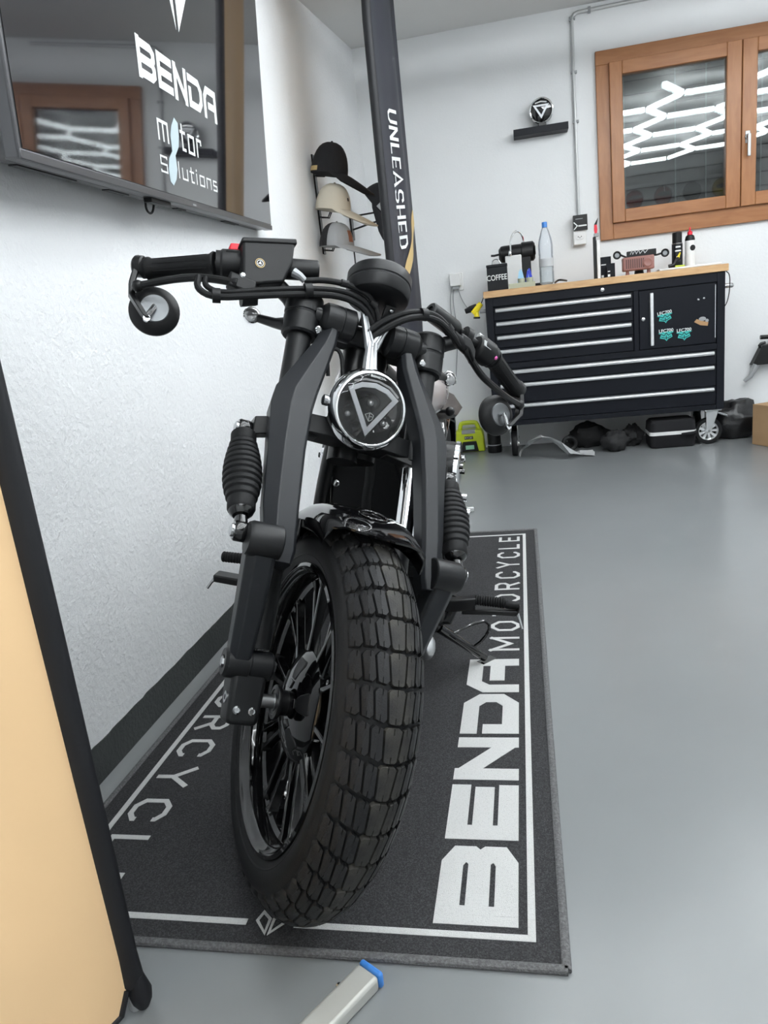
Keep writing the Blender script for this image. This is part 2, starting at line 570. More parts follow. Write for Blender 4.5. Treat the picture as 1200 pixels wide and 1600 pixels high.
LOW = {
    'm': (0.98, [[(0.07, 0), (0.07, 0.93), (0.9, 0.93), (0.9, 0)], [(0.49, 0), (0.49, 0.93)]]),
    't': (0.55, [[(0.2, 1.35), (0.2, 0.07), (0.52, 0.07)], [(0.0, 0.93), (0.52, 0.93)]]),
    'o': (0.7, [[(0.07, 0.07), (0.63, 0.07), (0.63, 0.93), (0.07, 0.93), (0.07, 0.07)]]),
    'r': (0.5, [[(0.07, 0), (0.07, 0.93), (0.5, 0.93), (0.5, 0.7)]]),
    'S': (0.75, [[(0.7, 1.1), (0.7, 1.28), (0.07, 1.28), (0.07, 0.68), (0.68, 0.68), (0.68, 0.07), (0.05, 0.07), (0.05, 0.25)]]),
    'l': (0.22, [[(0.09, 0), (0.09, 1.4)]]),
    'u': (0.7, [[(0.07, 1), (0.07, 0.07), (0.63, 0.07), (0.63, 1)]]),
    'i': (0.22, [[(0.09, 0), (0.09, 1.0)], [(0.09, 1.15), (0.09, 1.35)]]),
    'n': (0.7, [[(0.07, 0), (0.07, 0.93), (0.63, 0.93), (0.63, 0)]]),
    's': (0.62, [[(0.55, 0.93), (0.07, 0.93), (0.07, 0.52), (0.55, 0.48), (0.55, 0.07), (0.03, 0.07)]]),
}

# ------------------------------------------------------------------ the room
WX = -0.99      # left wall face
WY = 5.30       # back wall face
RX = 3.3
FY = -1.6
CZ = 2.55
CZB = 2.727
o = MB().bb(WX - 0.12, RX + 0.12, FY - 0.12, WY + 0.35, -0.06, 0).build('floor', 'floor_epoxy')
struct(o, 'glossy grey epoxy floor')
o = MB().bb(WX - 0.12, WX, FY - 0.12, WY + 0.12, 0, 2.95).build('wall_left', 'wall_plaster')
struct(o, 'white rough plaster wall beside the motorcycle')
o = MB().bb(RX, RX + 0.12, FY - 0.12, WY + 0.12, 0, 2.95).build('wall_right', 'wall_smooth')
struct(o)
o = MB().bb(WX, RX, FY - 0.12, FY, 0, 2.95).build('wall_front', 'wall_smooth')
struct(o)
m = MB()
ys = [FY, 4.0, WY]
zs = [CZ, CZ, CZB]
m.loft([[Vector((x, ys[0], zs[0])), Vector((x, ys[1], zs[1])), Vector((x, ys[2], zs[2])), Vector((x, ys[2], 2.95)), Vector((x, ys[0], 2.95))] for x in (WX, RX)])
struct(m.build('ceiling', 'ceiling_paint', angle=2), 'off white ceiling')

# back wall with window opening
wL, wT = PY(929, 83, WY).x, PY(929, 83, WY).z
wB = PY(938, 377, WY).z
wMid = PY(1155, 200, WY).x
wR = 2 * wMid - wL
fw = 0.082
hx0, hx1, hz0, hz1 = wL + 0.07, wR - 0.07, wB + 0.07, wT - 0.07
m = MB()
m.bb(WX, hx0, WY, WY + 0.3, 0, 2.95)
m.bb(hx1, RX, WY, WY + 0.3, 0, 2.95)
m.bb(hx0, hx1, WY, WY + 0.3, 0, hz0)
m.bb(hx0, hx1, WY, WY + 0.3, hz1, 2.95)
struct(m.build('wall_back', 'wall_smooth'), 'smooth white wall behind the tool chest')

# painted dark band at the foot of the left wall
m = MB()
pts = []
yy = FY
k = 0
tops = []
while yy < WY - 0.001:
    tops.append((yy, 0.108 + 0.003 * noise.noise(Vector((yy * 14, 0, 0))) + 0.002 * noise.noise(Vector((yy * 45, 3, 0)))))
    yy += 0.02
tops.append((WY, 0.108))
m.prism([(FY, 0.0)] + tops[:0] + [(WY, 0.0)] + [(a, b) for a, b in reversed(tops)], (WX - 0.002, 0, 0), (0, 1, 0), (0, 0, 1), (0.0045, 0, 0))
struct(m.build('baseboard_left', 'band_paint'), 'dark grey painted band at the foot of the plaster wall')
m = MB()
m.loft([[Vector((WX, y, 0)), Vector((WX + 0.028, y, 0)), Vector((WX + 0.016, y, 0.006)), Vector((WX, y, 0.022))] for y in (FY, WY)])
struct(m.build('trim_1', 'floor_epoxy'), 'grey floor paint cove along the plaster wall')

# ------------------------------------------------------------------ window
WF = WY - 0.028
w = MB().bb(hx0 - 0.012, hx1 + 0.012, WY - 0.004, WY + 0.05, hz0 - 0.012, hz0 + 0.012).build('window_1', 'window_wood_flat')
struct(w, 'brown wooden double window with closed dark shutter slats')
MB().bb(wL, wL + fw, WF, WY, wB, wT - fw).build('frame_stile', 'window_wood_vertical', w, 0.003)
MB().bb(wR - fw, wR, WF, WY, wB, wT - fw).build('frame_stile', 'window_wood_vertical', w, 0.003)
MB().bb(wL, wR, WF, WY, wT - fw, wT).build('frame_rail', 'window_wood_flat', w, 0.003)
MB().bb(wL + fw, wR - fw, WF, WY, wB, wB + fw + 0.02).build('frame_rail', 'window_wood_flat', w, 0.003)
SF = WF - 0.024
s_t, s_b = wT - 0.078, wB + 0.098
for i, (a, b) in enumerate(((wL + 0.078, wMid - 0.002), (wMid + 0.002, wR - 0.078))):
    inner_l = 0.078 if i == 0 else 0.085
    inner_r = 0.085 if i == 0 else 0.078
    s = MB().bb(a + 0.01, b - 0.01, SF + 0.03, WY + 0.03, s_b, s_b + 0.02).build('sash', 'window_wood_flat', w)
    MB().bb(a, a + inner_l, SF, WY + 0.02, s_b, s_t).build('sash_stile', 'window_wood_vertical', s, 0.004)
    MB().bb(b - inner_r, b, SF, WY + 0.02, s_b, s_t).build('sash_stile', 'window_wood_vertical', s, 0.004)
    MB().bb(a + inner_l, b - inner_r, SF, WY + 0.02, s_t - 0.078, s_t).build('sash_rail', 'window_wood_flat', s, 0.004)
    MB().bb(a + inner_l, b - inner_r, SF, WY + 0.02, s_b, s_b + 0.078).build('sash_rail', 'window_wood_flat', s, 0.004)
    MB().bb(a + inner_l, b - inner_r, SF + 0.022, SF + 0.026, s_b + 0.078, s_t - 0.078).build('glass_pane', 'pane_glass', s)
    MB().bb(a + inner_l, b - inner_r, SF + 0.042, SF + 0.046, s_b + 0.078, s_t - 0.078).build('glass_pane', 'pane_glass', s)
# handle on the second sash
hp = PY(1168, 222, SF)
hm = MB().lathe((hp.x, SF, hp.z + 0.03), (0, -1, 0), [(0.0, 0), (0.017, 0), (0.017, 0.006), (0.013, 0.009), (0.009, 0.010), (0.009, 0.035), (0.0, 0.035)], 16)
hm.loft([[Vector((hp.x + dx, SF - 0.034 + dy, z)) for dx, dy in ((-0.009, 0.006), (0.009, 0.006), (0.009, -0.008), (-0.009, -0.008))] for z in (hp.z + 0.042, hp.z - 0.085)])
hm.bb(hp.x - 0.014, hp.x + 0.014, SF - 0.004, SF, hp.z - 0.005, hp.z + 0.065)
hm.build('window_handle', 'brushed_silver', w, 0.003)
# shutter slats behind the glass
nz = 12
pitch = (hz1 - hz0) / nz
for i in range(nz):
    z = hz0 + pitch * (i + 0.5)
    m = MB()
    m.loft([[Vector((x, WY + 0.14, z - pitch * 0.52)), Vector((x, WY + 0.135, z - pitch * 0.2)), Vector((x, WY + 0.155, z + pitch * 0.46)), Vector((x, WY + 0.165, z + pitch * 0.46)), Vector((x, WY + 0.147, z - pitch * 0.2)), Vector((x, WY + 0.148, z - pitch * 0.52))] for x in (hx0 + 0.001, hx1 - 0.001)])
    m.build('shutter_slat', 'shutter_slat', w)
for x in (wL + 0.185, wL + 0.50, wMid - 0.165, wMid + 0.165, wMid + 0.45, wR - 0.185):  # pale upright strips stand in for dashes of daylight between the slats
    MB().bb(x - 0.004, x + 0.004, WY + 0.128, WY + 0.131, hz0, hz1).build('daylight_strip', 'daylight_strip', w)
MB().bb(hx0, hx1, WY + 0.24, WY + 0.26, hz0 - 0.01, hz1 + 0.01).build('shutter_backing', 'plastic_black', w)

# ------------------------------------------------------------------ ceiling light: honeycomb of LED tubes
lamp_z = CZ - 0.115
lt = thing('hexagon_ceiling_light', (1.2, 2.6, lamp_z), 'honeycomb of white LED tubes on the ceiling', 'light')
HS = 0.42
edges = set()
nodes = set()
for cx_, cy_ in [(i, j) for i in range(0, 4) for j in range(0, 7)]:
    hx = 0.30 + cx_ * HS * 1.5
    hy = -0.85 + cy_ * HS * math.sqrt(3) + (0.5 * HS * math.sqrt(3) if cx_ % 2 else 0)
    if hy < 1.25 and hx > 1.0:
        continue
    vs = [(round(hx + HS * math.cos(math.radians(60 * q)), 3), round(hy + HS * math.sin(math.radians(60 * q)), 3)) for q in range(6)]
    for q in range(6):
        a, b = vs[q], vs[(q + 1) % 6]
        key = tuple(sorted((a, b)))
        if not any(math.dist(key[0], e[0]) + math.dist(key[1], e[1]) < 0.02 for e in edges):
            edges.add(key)
for a, b in sorted(edges):
    if max(a[1], b[1]) > (4.55 if (a[0] + b[0]) / 2 > 1.05 else 3.7):
        continue
    A, B = Vector((a[0], a[1], lamp_z)), Vector((b[0], b[1], lamp_z))
    d = (B - A).normalized()
    n = Vector((-d.y, d.x, 0))
    m = MB()
    m.loft([[P + n * x + Vector((0, 0, z)) for x, z in ((-0.017, 0.035), (-0.017, 0.008), (-0.010, 0), (0.010, 0), (0.017, 0.008), (0.017, 0.035))] for P in (A + d * 0.02, B - d * 0.02)])
    m.build('led_tube', 'led_white', lt)

# ------------------------------------------------------------------ TV on the left wall
tvX = -0.90
A = PX(425, 360, tvX - 0.034)
Bq = PX(32, 248, tvX + 0.038)
tl = math.radians(4.6)
along = (A - Bq).normalized()
nrm = Vector((along.y, -along.x, 0)).normalized()
up = nrm.cross(along)
up = (up * math.cos(tl) + nrm * math.sin(tl)).normalized()
nrm = along.cross(up).normalized()
TW, TH = (A - Bq).length, 0.87
T0 = Bq.copy()


def tvp(y, h, d=0.0):
    return T0 + along * y + up * h + nrm * d


def on_tv(x, y):
    d = ray(x, y)
    t = (T0 - CAMP).dot(nrm) / d.dot(nrm)
    q = CAMP + d * t - T0
    return q.dot(along), q.dot(up)


tv = thing('television', (WX + 0.05, T0.y + TW / 2, T0.z), 'large flat wall television with white workshop lettering on its dark screen', 'television')
m = MB()
m.prism([(0, 0), (TW, 0), (TW, TH), (0, TH)], tvp(0, 0, -0.032), along, up, nrm * 0.03)
m.build('casing', 'tv_bezel', tv, 0.004)
m = MB()
m.prism([(0.015, 0.0), (TW - 0.015, 0.0), (TW - 0.06, TH * 0.72), (0.06, TH * 0.72)], tvp(0, 0.001, -0.031), along, up, nrm * -0.034)
m.build('rear_housing', 'tv_under', tv, 0.006)
m = MB()
m.prism([(0.012, 0.020), (TW - 0.006, 0.020), (TW - 0.006, TH - 0.008), (0.012, TH - 0.008)], tvp(0, 0, -0.003), along, up, nrm * 0.003)
m.build('screen', 'tv_glass', tv)
m = MB()
m.prism([(0.0, 0.0), (TW, 0.0), (TW, 0.018), (0.0, 0.018)], tvp(0, 0, -0.004), along, up, nrm * 0.006)
m.build('chin', 'tv_bezel', tv, 0.002)
for a, b in ((0.05, 0.26), (0.40, 0.50), (0.62, 0.70), (0.80, 0.86), (1.20, 1.34)):
    MB().prism([(a, 0), (b, 0), (b, 0.003), (a, 0.003)], tvp(0, -0.0015, -0.058), along, up, nrm * 0.018).build('vent', 'plastic_black', tv)
qa = on_tv(258, 322)
MB().prism([(qa[0] - 0.06, -0.012), (qa[0] + 0.06, -0.012), (qa[0] + 0.06, 0.002), (qa[0] - 0.06, 0.002)], tvp(0, 0, -0.03), along, up, nrm * 0.022).build('receiver_box', 'plastic_black', tv, 0.002)
MB().tube([tvp(qa[0] - 0.05, -0.002, -0.03), tvp(qa[0] - 0.04, -0.03, -0.035), tvp(qa[0] - 0.005, -0.035, -0.035), tvp(qa[0] + 0.005, 0.0, -0.03)], 0.003, 6, smooth=2).build('cable', 'plastic_black', tv)
MB().bb(WX, WX + 0.06, T0.y + TW / 2 - 0.25, T0.y + TW / 2 + 0.25, T0.z + 0.25, T0.z + 0.55).build('wall_bracket', 'satin_black', tv)
# lettering on the screen
y0, h1 = on_tv(209, 50)
y0b, h0 = on_tv(217, 119)
y1, _ = on_tv(340, 195)
y0 = (y0 + y0b) / 2
hh = h1 - h0
adv = sum(BLK[c][0] for c in 'BENDA') + 0.10 * 4
xs = (y1 - y0) / (adv * hh)
m = MB()
x = y0
for c in 'BENDA':
    MB().strokes(BLK[c][1], tvp(x, h0, 0.0002), along, up, hh, hh * 0.21, nrm * 0.0006, xs).build('letter', 'decal_white', tv)
    x += (BLK[c][0] + 0.10) * hh * xs
mh = MB()
ya, ha = on_tv(247.5, 217.5)
yb, hb = on_tv(252, 268)
ye, _ = on_tv(340, 299)
ye2, _ = on_tv(315, 246)
xh2 = (on_tv(250.5, 242)[1] - hb) / 1.32
xh = on_tv(245, 184)[1] - ha
lw = xh * 0.15


def line(word, y, h, end, hgt, holes=()):
    total = sum(LOW[c][0] for c in word) + 0.22 * (len(word) - 1)
    k = (end - y) / (total * hgt)
    pos = {}
    x = y
    for i, c in enumerate(word):
        if i not in holes:
            MB().strokes(LOW[c][1], tvp(x, h, 0.0002), along, up, hgt, hgt * 0.155, nrm * 0.0006, k).build('letter', 'decal_white', tv)
        pos[i] = x + LOW[c][0] * hgt * k / 2
        x += (LOW[c][0] + 0.22) * hgt * k
    return pos


p_m = line('motor', ya, ha, ye2, xh, (1,))
p_s = line('Solutions', yb, hb, ye, xh2, (1,))
mw = MB()
w0, w1 = tvp(p_m[1], ha + xh * 0.45, 0.0004), tvp(p_s[1], hb + xh * 0.42, 0.0004)
ax2 = (w1 - w0).normalized()
sd = nrm.cross(ax2)
mw.prism([(0.012, -0.05), (0.024, -0.02), (0.026, 0.01), (0.012, 0.04), (0.010, (w1 - w0).length - 0.04), (0.026, (w1 - w0).length - 0.01), (0.024, (w1 - w0).length + 0.02), (0.010, (w1 - w0).length + 0.045), (-0.010, (w1 - w0).length + 0.045), (-0.024, (w1 - w0).length + 0.02), (-0.026, (w1 - w0).length - 0.01), (-0.010, (w1 - w0).length - 0.04), (-0.012, 0.04), (-0.026, 0.01), (-0.024, -0.02), (-0.012, -0.05)], w0, sd, ax2, nrm * 0.0006)
mw.build('spanner_print', 'decal_blue', tv)['label'] = 'pale blue spanner printed as the letters o'
# V emblem above
q1, q2, q3 = on_tv(255, 0), on_tv(279, 62), on_tv(293, 0)
m = MB()
dy = q1[1]
m.prism([(q1[0] - 0.02, dy + 0.16), (q1[0] + 0.05, dy + 0.16), (q2[0] - 0.012, q2[1] + 0.02)], tvp(0, 0, 0.0004), along, up, nrm * 0.0006)
m.prism([(q2[0] + 0.006, q2[1] + 0.02), (q1[0] + 0.075, dy + 0.16), (q3[0] + 0.06, dy + 0.16)], tvp(0, 0, 0.0004), along, up, nrm * 0.0006)
m.build('emblem_print', 'decal_white', tv)
m = MB()
e1 = on_tv(303, 319)
m.prism([(e1[0] - 0.012, 0.006), (e1[0] + 0.012, 0.006), (e1[0] + 0.012, 0.011), (e1[0] - 0.012, 0.011)], tvp(0, 0, 0.002), along, up, nrm * 0.0005)
m.build('badge', 'grey_plastic', tv)

# ------------------------------------------------------------------ things on the back wall
# conduit
c0, c1 = PY(894, 60, WY), PY(904, 338, WY)
cd = thing('cable_conduit', (c1.x, WY, c1.z), 'grey plastic cable conduit running from ceiling to wall socket', 'conduit')
cx = c1.x
ctop = CZB - 0.035
m = MB()
yc = WY - 0.0125
m.tube([(cx, yc, c1.z), (cx, yc, ctop - 0.06), (cx + 0.01, yc, ctop - 0.015), (cx + 0.05, yc, ctop), (cx + 0.9, yc, ctop - 0.0)], 0.011, 10, smooth=1)
m.build('pipe', 'grey_metal', cd)
for (px_, py_) in ((895, 30), (896, 114), (899, 191)):
    z = PY(px_, py_, WY).z
    MB().bb(cx - 0.014, cx + 0.022, yc - 0.010, WY, z - 0.008, z + 0.008).build('clip', 'grey_plastic', cd, 0.002)
MB().bb(cx + 0.10, cx + 0.116, yc - 0.012, WY, ctop - 0.02, ctop + 0.014).build('clip', 'grey_plastic', cd, 0.002)
# socket box below it and sign
a, b = PY(894, 360, WY), PY(916, 382, WY)
so = thing('wall_socket_box', ((a.x + b.x) / 2, WY, b.z), 'white surface socket box under the grey conduit', 'socket')
MB().bb(a.x + 0.003, b.x, WY - 0.05, WY, b.z, a.z).build('housing', 'white_plastic', so, 0.006)
mx_, mz_ = (a.x + b.x) / 2, (a.z + b.z) / 2
MB().prism([(-0.028, -0.005), (-0.016, -0.017), (0.016, -0.017), (0.028, -0.005), (0.028, 0.004), (0.016, 0.016), (-0.016, 0.016), (-0.028, 0.004)], (mx_, WY - 0.0505, mz_), (1, 0, 0), (0, 0, 1), (0, -0.004, 0)).build('outlet', 'white_plastic', so, 0.001)
for dx, dz in ((-0.010, 0), (0, -0.006), (0.010, 0)):
    MB().cyl((mx_ + dx, WY - 0.052, mz_ + dz), (mx_ + dx, WY - 0.0555, mz_ + dz), 0.0035, seg=8).build('pin_hole', 'plastic_black', so)
sa, sb = PY(893, 339, WY), PY(917, 360, WY)
sg = thing('sign_card', ((sa.x + sb.x) / 2, WY - 0.052, sb.z), 'small black card sign with white arrow leaning on socket box', 'sign')
MB().bb(sa.x + 0.006, sb.x, WY - 0.064, WY - 0.022, sb.z + 0.0005, sa.z).build('card', 'plastic_black', sg, 0.001)
zc = sb.z + 0.028
MB().strokes([[(0, 1), (0.5, 0.5), (0, 0)]], (sa.x + 0.008, WY - 0.0645, zc - 0.02), (1, 0, 0), (0, 0, 1), 0.045, 0.006, (0, -0.0006, 0)).build('arrow', 'decal_white', sg)
MB().bb(sa.x + 0.036, sb.x - 0.006, WY - 0.0652, WY - 0.0642, zc - 0.004, zc + 0.005).build('lettering', 'decal_white', sg)
MB().bb(sa.x + 0.020, sb.x - 0.03, WY - 0.0652, WY - 0.0642, zc + 0.042, zc + 0.046).build('lettering', 'grey_plastic', sg)

# low socket with plug and leads
a, b = PY(702, 428, WY), PY(725, 453, WY)
pl = thing('wall_outlet', ((a.x + b.x) / 2, WY, b.z), 'white wall outlet with adapter and grey leads beside tool chest', 'socket')
MB().bb(a.x, b.x, WY - 0.012, WY, b.z, a.z).build('plate', 'white_plastic', pl, 0.003)
MB().bb(a.x + 0.004, b.x - 0.015, WY - 0.06, WY - 0.012, b.z + 0.03, a.z - 0.006).build('adapter', 'white_plastic', pl, 0.004)
MB().bb(a.x + 0.018, b.x - 0.028, WY - 0.05, WY - 0.012, b.z + 0.008, b.z + 0.031).build('plug', 'grey_plastic', pl, 0.002)
for i, path in enumerate(([(706, 446), (703, 470), (706, 500), (709, 540)], [(710, 447), (707, 468), (716, 520), (712, 600)], [(714, 447), (722, 470), (734, 486)])):
    MB().tube([PY(x, y, WY - 0.03) for x, y in path], 0.0035, 6, smooth=2).build('lead', 'grey_plastic', pl)

# floating shelf with spare headlight
a, b = PY(802, 203, WY - 0.11), PY(888, 189, WY - 0.11)
zt = (a.z + b.z) / 2
a2 = PY(802, 213, WY - 0.11)
sh = MB().bb(a.x, b.x, WY - 0.11, WY, zt - (a.z - a2.z) - 0.004, zt).build('wall_shelf', 'chest_black', bevel=0.002)
tag(sh, 'short black floating shelf on the white back wall', 'shelf')
hc = PY(846, 171, WY - 0.07)
hr = 0.076
hl = thing('spare_headlight', (hc.x, WY - 0.06, zt), 'round black and chrome spare headlight on floating shelf', 'headlight')
hcz = zt + hr + 0.018
hcv = Vector((hc.x, WY - 0.07, hcz))
axf = Vector((-0.12, -1, -0.12)).normalized()
MB().lathe(hcv, axf, [(0.0, -0.035), (0.05, -0.03), (hr * 0.97, -0.005), (hr * 0.97, 0.01), (0, 0.01)], 32).build('bucket', 'gloss_black', hl)
MB().torus(hcv + axf * 0.012, axf, hr * 0.93, 0.006, 36, 8).build('rim', 'chrome', hl)
MB().lathe(hcv + axf * 0.012, axf, [(0.0, 0.0), (hr * 0.85, 0.0), (hr * 0.82, 0.006), (hr * 0.5, 0.012), (0.0, 0.014)], 32).build('lens', 'gloss_black', hl)
xx, yy2, _ = perp(axf)
uxx = Vector((1, 0, 0))
MB().strokes([[(-0.9, 0.6), (0.9, 0.6), (0.0, -0.85), (-0.9, 0.6)]], hcv + axf * 0.028, uxx, (0, 0, 1), 0.045, 0.012, axf * 0.004).build('light_guide', 'drl_grey', hl)
MB().strokes([[(-0.8, 0.95), (0.0, 1.1), (0.8, 0.95)]], hcv + axf * 0.026, uxx, (0, 0, 1), 0.045, 0.008, axf * 0.004).build('reflector', 'chrome', hl)
MB().box((hcv.x, hcv.y + 0.005, zt + 0.012), (0.05, 0.05, 0.024)).build('foot', 'satin_black', hl, 0.003)

# black rack on the wall at the right
q = lambda x, y: PY(x, y, WY - 0.08)
rk = thing('wall_rack', (q(1195, 565).x + 0.1, WY - 0.08, q(1195, 597).z), 'black sloping rack with pale leg on the white wall', 'rack')
p0, p1 = q(1188, 527), q(1240, 524)
MB().tube([p0, p1, p1 + Vector((0.12, 0, 0))], 0.014, 12).build('bar', 'satin_black', rk)
c_ = [q(1192, 540), q(1176, 571), q(1240, 572), q(1240, 530)]
MB().prism([(0, 0), (c_[1].x - c_[0].x, c_[1].z - c_[0].z), (c_[2].x + 0.15 - c_[0].x, c_[1].z - c_[0].z), (c_[3].x + 0.15 - c_[0].x, c_[3].z - c_[0].z)], c_[0], (1, 0, 0), (0, 0, 1), (0, 0.078, 0)).build('panel', 'plastic_black', rk, 0.004)
MB().tube([q(1188, 544), q(1186, 538), q(1196, 535)], 0.009, 8, smooth=1).build('hook', 'satin_black', rk)
MB().tube([q(1182, 570), q(1172, 588), q(1163, 596)], [0.022, 0.016, 0.012], 10).build('leg', 'grey_plastic', rk)

# ------------------------------------------------------------------ caps on the left wall
def cap(yc, zc, ln, crown_m, brim_m, label, hgt=0.125, droop=0.30, back_m=None, patch=None, tilt=0.0):
    """baseball cap, back against the left wall, peak pointing into the room (+X)"""
    t = thing('baseball_cap', (WX + 0.10, yc, zc), label, 'cap', 'caps on the wall rack')
    x0 = WX + 0.012
    L = ln * 0.62
    W = 0.085
    rot = Matrix.Rotation(tilt, 4, 'Y')
    org = Vector((x0, yc, zc))

    def T(px_, py_, pz_):
        return org + rot @ Vector((px_, py_, pz_))
    cr = MB()
    rings = []
    for i in range(9):
        tt = i / 8.0 * math.pi / 2
        k = math.cos(tt) ** 0.72
        h = hgt * math.sin(tt)
        rings.append([T(L / 2 + 0.005 * i * 0 - 0.0 + L / 2 * k * math.cos(2 * math.pi * j / 24), W * k * math.sin(2 * math.pi * j / 24), h) for j in range(24)])
    cr.loft(rings)
    crown = cr.build('crown', crown_m, t, angle=60)
    MB().ball(T(L / 2, 0, hgt + 0.001), 0.006, 8, 6).build('top_button', crown_m, t)
    br = MB()
    rows = []
    BL = ln - L + 0.03
    for i in range(7):
        s_ = i / 6.0
        row = []
        for j in range(9):
            e = 2 * j / 8 - 1
            x = L / 2 + (L / 2) * math.sqrt(max(0.0, 1 - 0.97 * e * e)) - 0.006 + s_ * (BL + 0.012) * (1 - 0.985 * e * e) ** 0.42
            g_ = s_ * (1 - 0.985 * e * e) ** 0.42
            row.append(T(x, W * 0.985 * e, 0.006 - droop * 0.19 * g_ ** 1.15 - 0.035 * e * e * g_))
        rows.append(row)
    top = [q for r in rows for q in r]
    n_ = len(top)
    vs = top + [q - Vector((0, 0, 0.005)) for q in top]
    fs = []
    for i in range(6):
        for j in range(8):
            a = i * 9 + j
            fs.append((a, a + 1, a + 10, a + 9))
            fs.append((n_ + a, n_ + a + 9, n_ + a + 10, n_ + a + 1))
    bd = [j for j in range(9)] + [i * 9 + 8 for i in range(1, 7)] + [54 + j for j in range(7, -1, -1)] + [i * 9 for i in range(5, 0, -1)]
    for i in range(len(bd)):
        a, b = bd[i], bd[(i + 1) % len(bd)]
        fs.append((a, b, n_ + b, n_ + a))
    br.add(vs, fs)
    br.build('peak', brim_m, t, angle=60)
    if back_m:
        bk = MB()
        rings = []
        for i in range(9):
            tt = i / 8.0 * math.pi / 2
            k = math.cos(tt) ** 0.72 * 1.015
            rings.append([T(L / 2 + L / 2 * k * math.cos(aa), W * k * math.sin(aa), hgt * 1.012 * math.sin(tt)) for aa in [math.pi * (0.62 + 0.76 * j / 12) for j in range(13)]])
        vs = [q for r in rings for q in r]
        bk.add(vs, [(i * 13 + j, i * 13 + j + 1, (i + 1) * 13 + j + 1, (i + 1) * 13 + j) for i in range(8) for j in range(12)])
        bk.build('mesh_back', back_m, t, angle=60)
    if patch:
        pm, a0, a1, z0, z1 = patch
        rows = []
        for z in (z0, (z0 + z1) / 2, z1):
            k = (1 - (z / hgt) ** 2) ** 0.36 * 1.02
            rows.append([T(L / 2 + L / 2 * k * math.cos(aa), W * k * math.sin(aa), z) for aa in [a0 + (a1 - a0) * j / 6 for j in range(7)]])
        vs = [q for r in rows for q in r]
        MB().add(vs, [(i * 7 + j, i * 7 + j + 1, (i + 1) * 7 + j + 1, (i + 1) * 7 + j) for i in range(2) for j in range(6)]).build('patch', pm, t, angle=60)
    return t


yc = 3.93


def capz(x, y, X):
    return PX(x, y, X)


cap(3.80, PY(490, 266, 3.80).z - 0.01, 0.30, 'fabric_black', 'fabric_black', 'black cap with tan strap label, topmost on wall rack', 0.145, 0.42, patch=('gold_print', math.pi * 1.03, math.pi * 1.35, 0.005, 0.026), tilt=0.22)
cap(3.80, PY(495, 325, 3.80).z - 0.005, 0.29, 'fabric_beige', 'fabric_beige', 'beige cap hanging below the black cap on wall rack', 0.125, 0.30, patch=('fabric_black', -0.42, -0.28, 0.045, 0.06), tilt=0.20)
cap(3.80, PY(505, 385, 3.80).z, 0.28, 'fabric_grey', 'fabric_grey', 'grey trucker cap with black mesh back and brown patch', 0.115, 0.22, back_m='fabric_mesh', patch=('patch_brown', -0.55, -0.1, 0.02, 0.075), tilt=0.12)
t = cap(4.60, PY(572, 312, 4.60).z, 0.27, 'fabric_black', 'fabric_black', 'black cap with grey panel hung on bracket behind the flag', 0.13, 0.5, back_m=None, patch=('fabric_grey', -1.0, -0.45, 0.01, 0.05), tilt=0.95)
for ch in [t] + list(t.children):
    pass
t.location = t.location + Vector((0.10, 0, 0.045))
rk = thing('cap_rack', (WX + 0.01, 3.90, 1.30), 'black vertical cap rack with hooks on the plaster wall', 'rack')
MB().bb(WX, WX + 0.008, 3.88, 3.92, 1.34, 1.82).build('strip', 'satin_black', rk)
for zz in (PY(503, 273, 3.90).z, PY(511, 338, 3.90).z, 1.36):
    m = MB()
    for s_ in (-1, 1):
        m.tube([(WX + 0.004, 3.90 + s_ * 0.014, zz), (WX + 0.05, 3.90 + s_ * 0.014, zz - 0.008), (WX + 0.065, 3.90 + s_ * 0.014, zz + 0.018)], 0.0035, 6)
    m.build('hook', 'satin_black', rk)
rk = thing('wall_bracket', (WX + 0.01, 4.66, 1.33), 'black double arm bracket on the wall near the corner', 'bracket')
bz = PX(545, 355, WX).z + 0.02
MB().bb(WX, WX + 0.012, 4.63, 4.69, bz - 0.09, bz + 0.07).build('plate', 'satin_black', rk, 0.002)
MB().bb(WX, WX + 0.006, 4.652, 4.668, bz - 0.42, bz - 0.09).build('strip', 'satin_black', rk)
MB().tube([(WX + 0.01, 4.65, bz + 0.045), (WX + 0.17, 4.65, bz + 0.05), (WX + 0.19, 4.655, bz + 0.03), (WX + 0.17, 4.66, bz + 0.0), (WX + 0.01, 4.66, bz - 0.03)], 0.0055, 8).build('arm', 'satin_black', rk)
MB().tube([(WX + 0.19, 4.655, bz + 0.03), (WX + 0.20, 4.655, bz + 0.11), (WX + 0.17, 4.655, bz + 0.19)], 0.0055, 8).build('arm', 'satin_black', rk)
MB().tube([(WX + 0.004, 4.66, bz - 0.30), (WX + 0.05, 4.66, bz - 0.31), (WX + 0.07, 4.66, bz - 0.28)], 0.004, 6).build('hook', 'satin_black', rk)

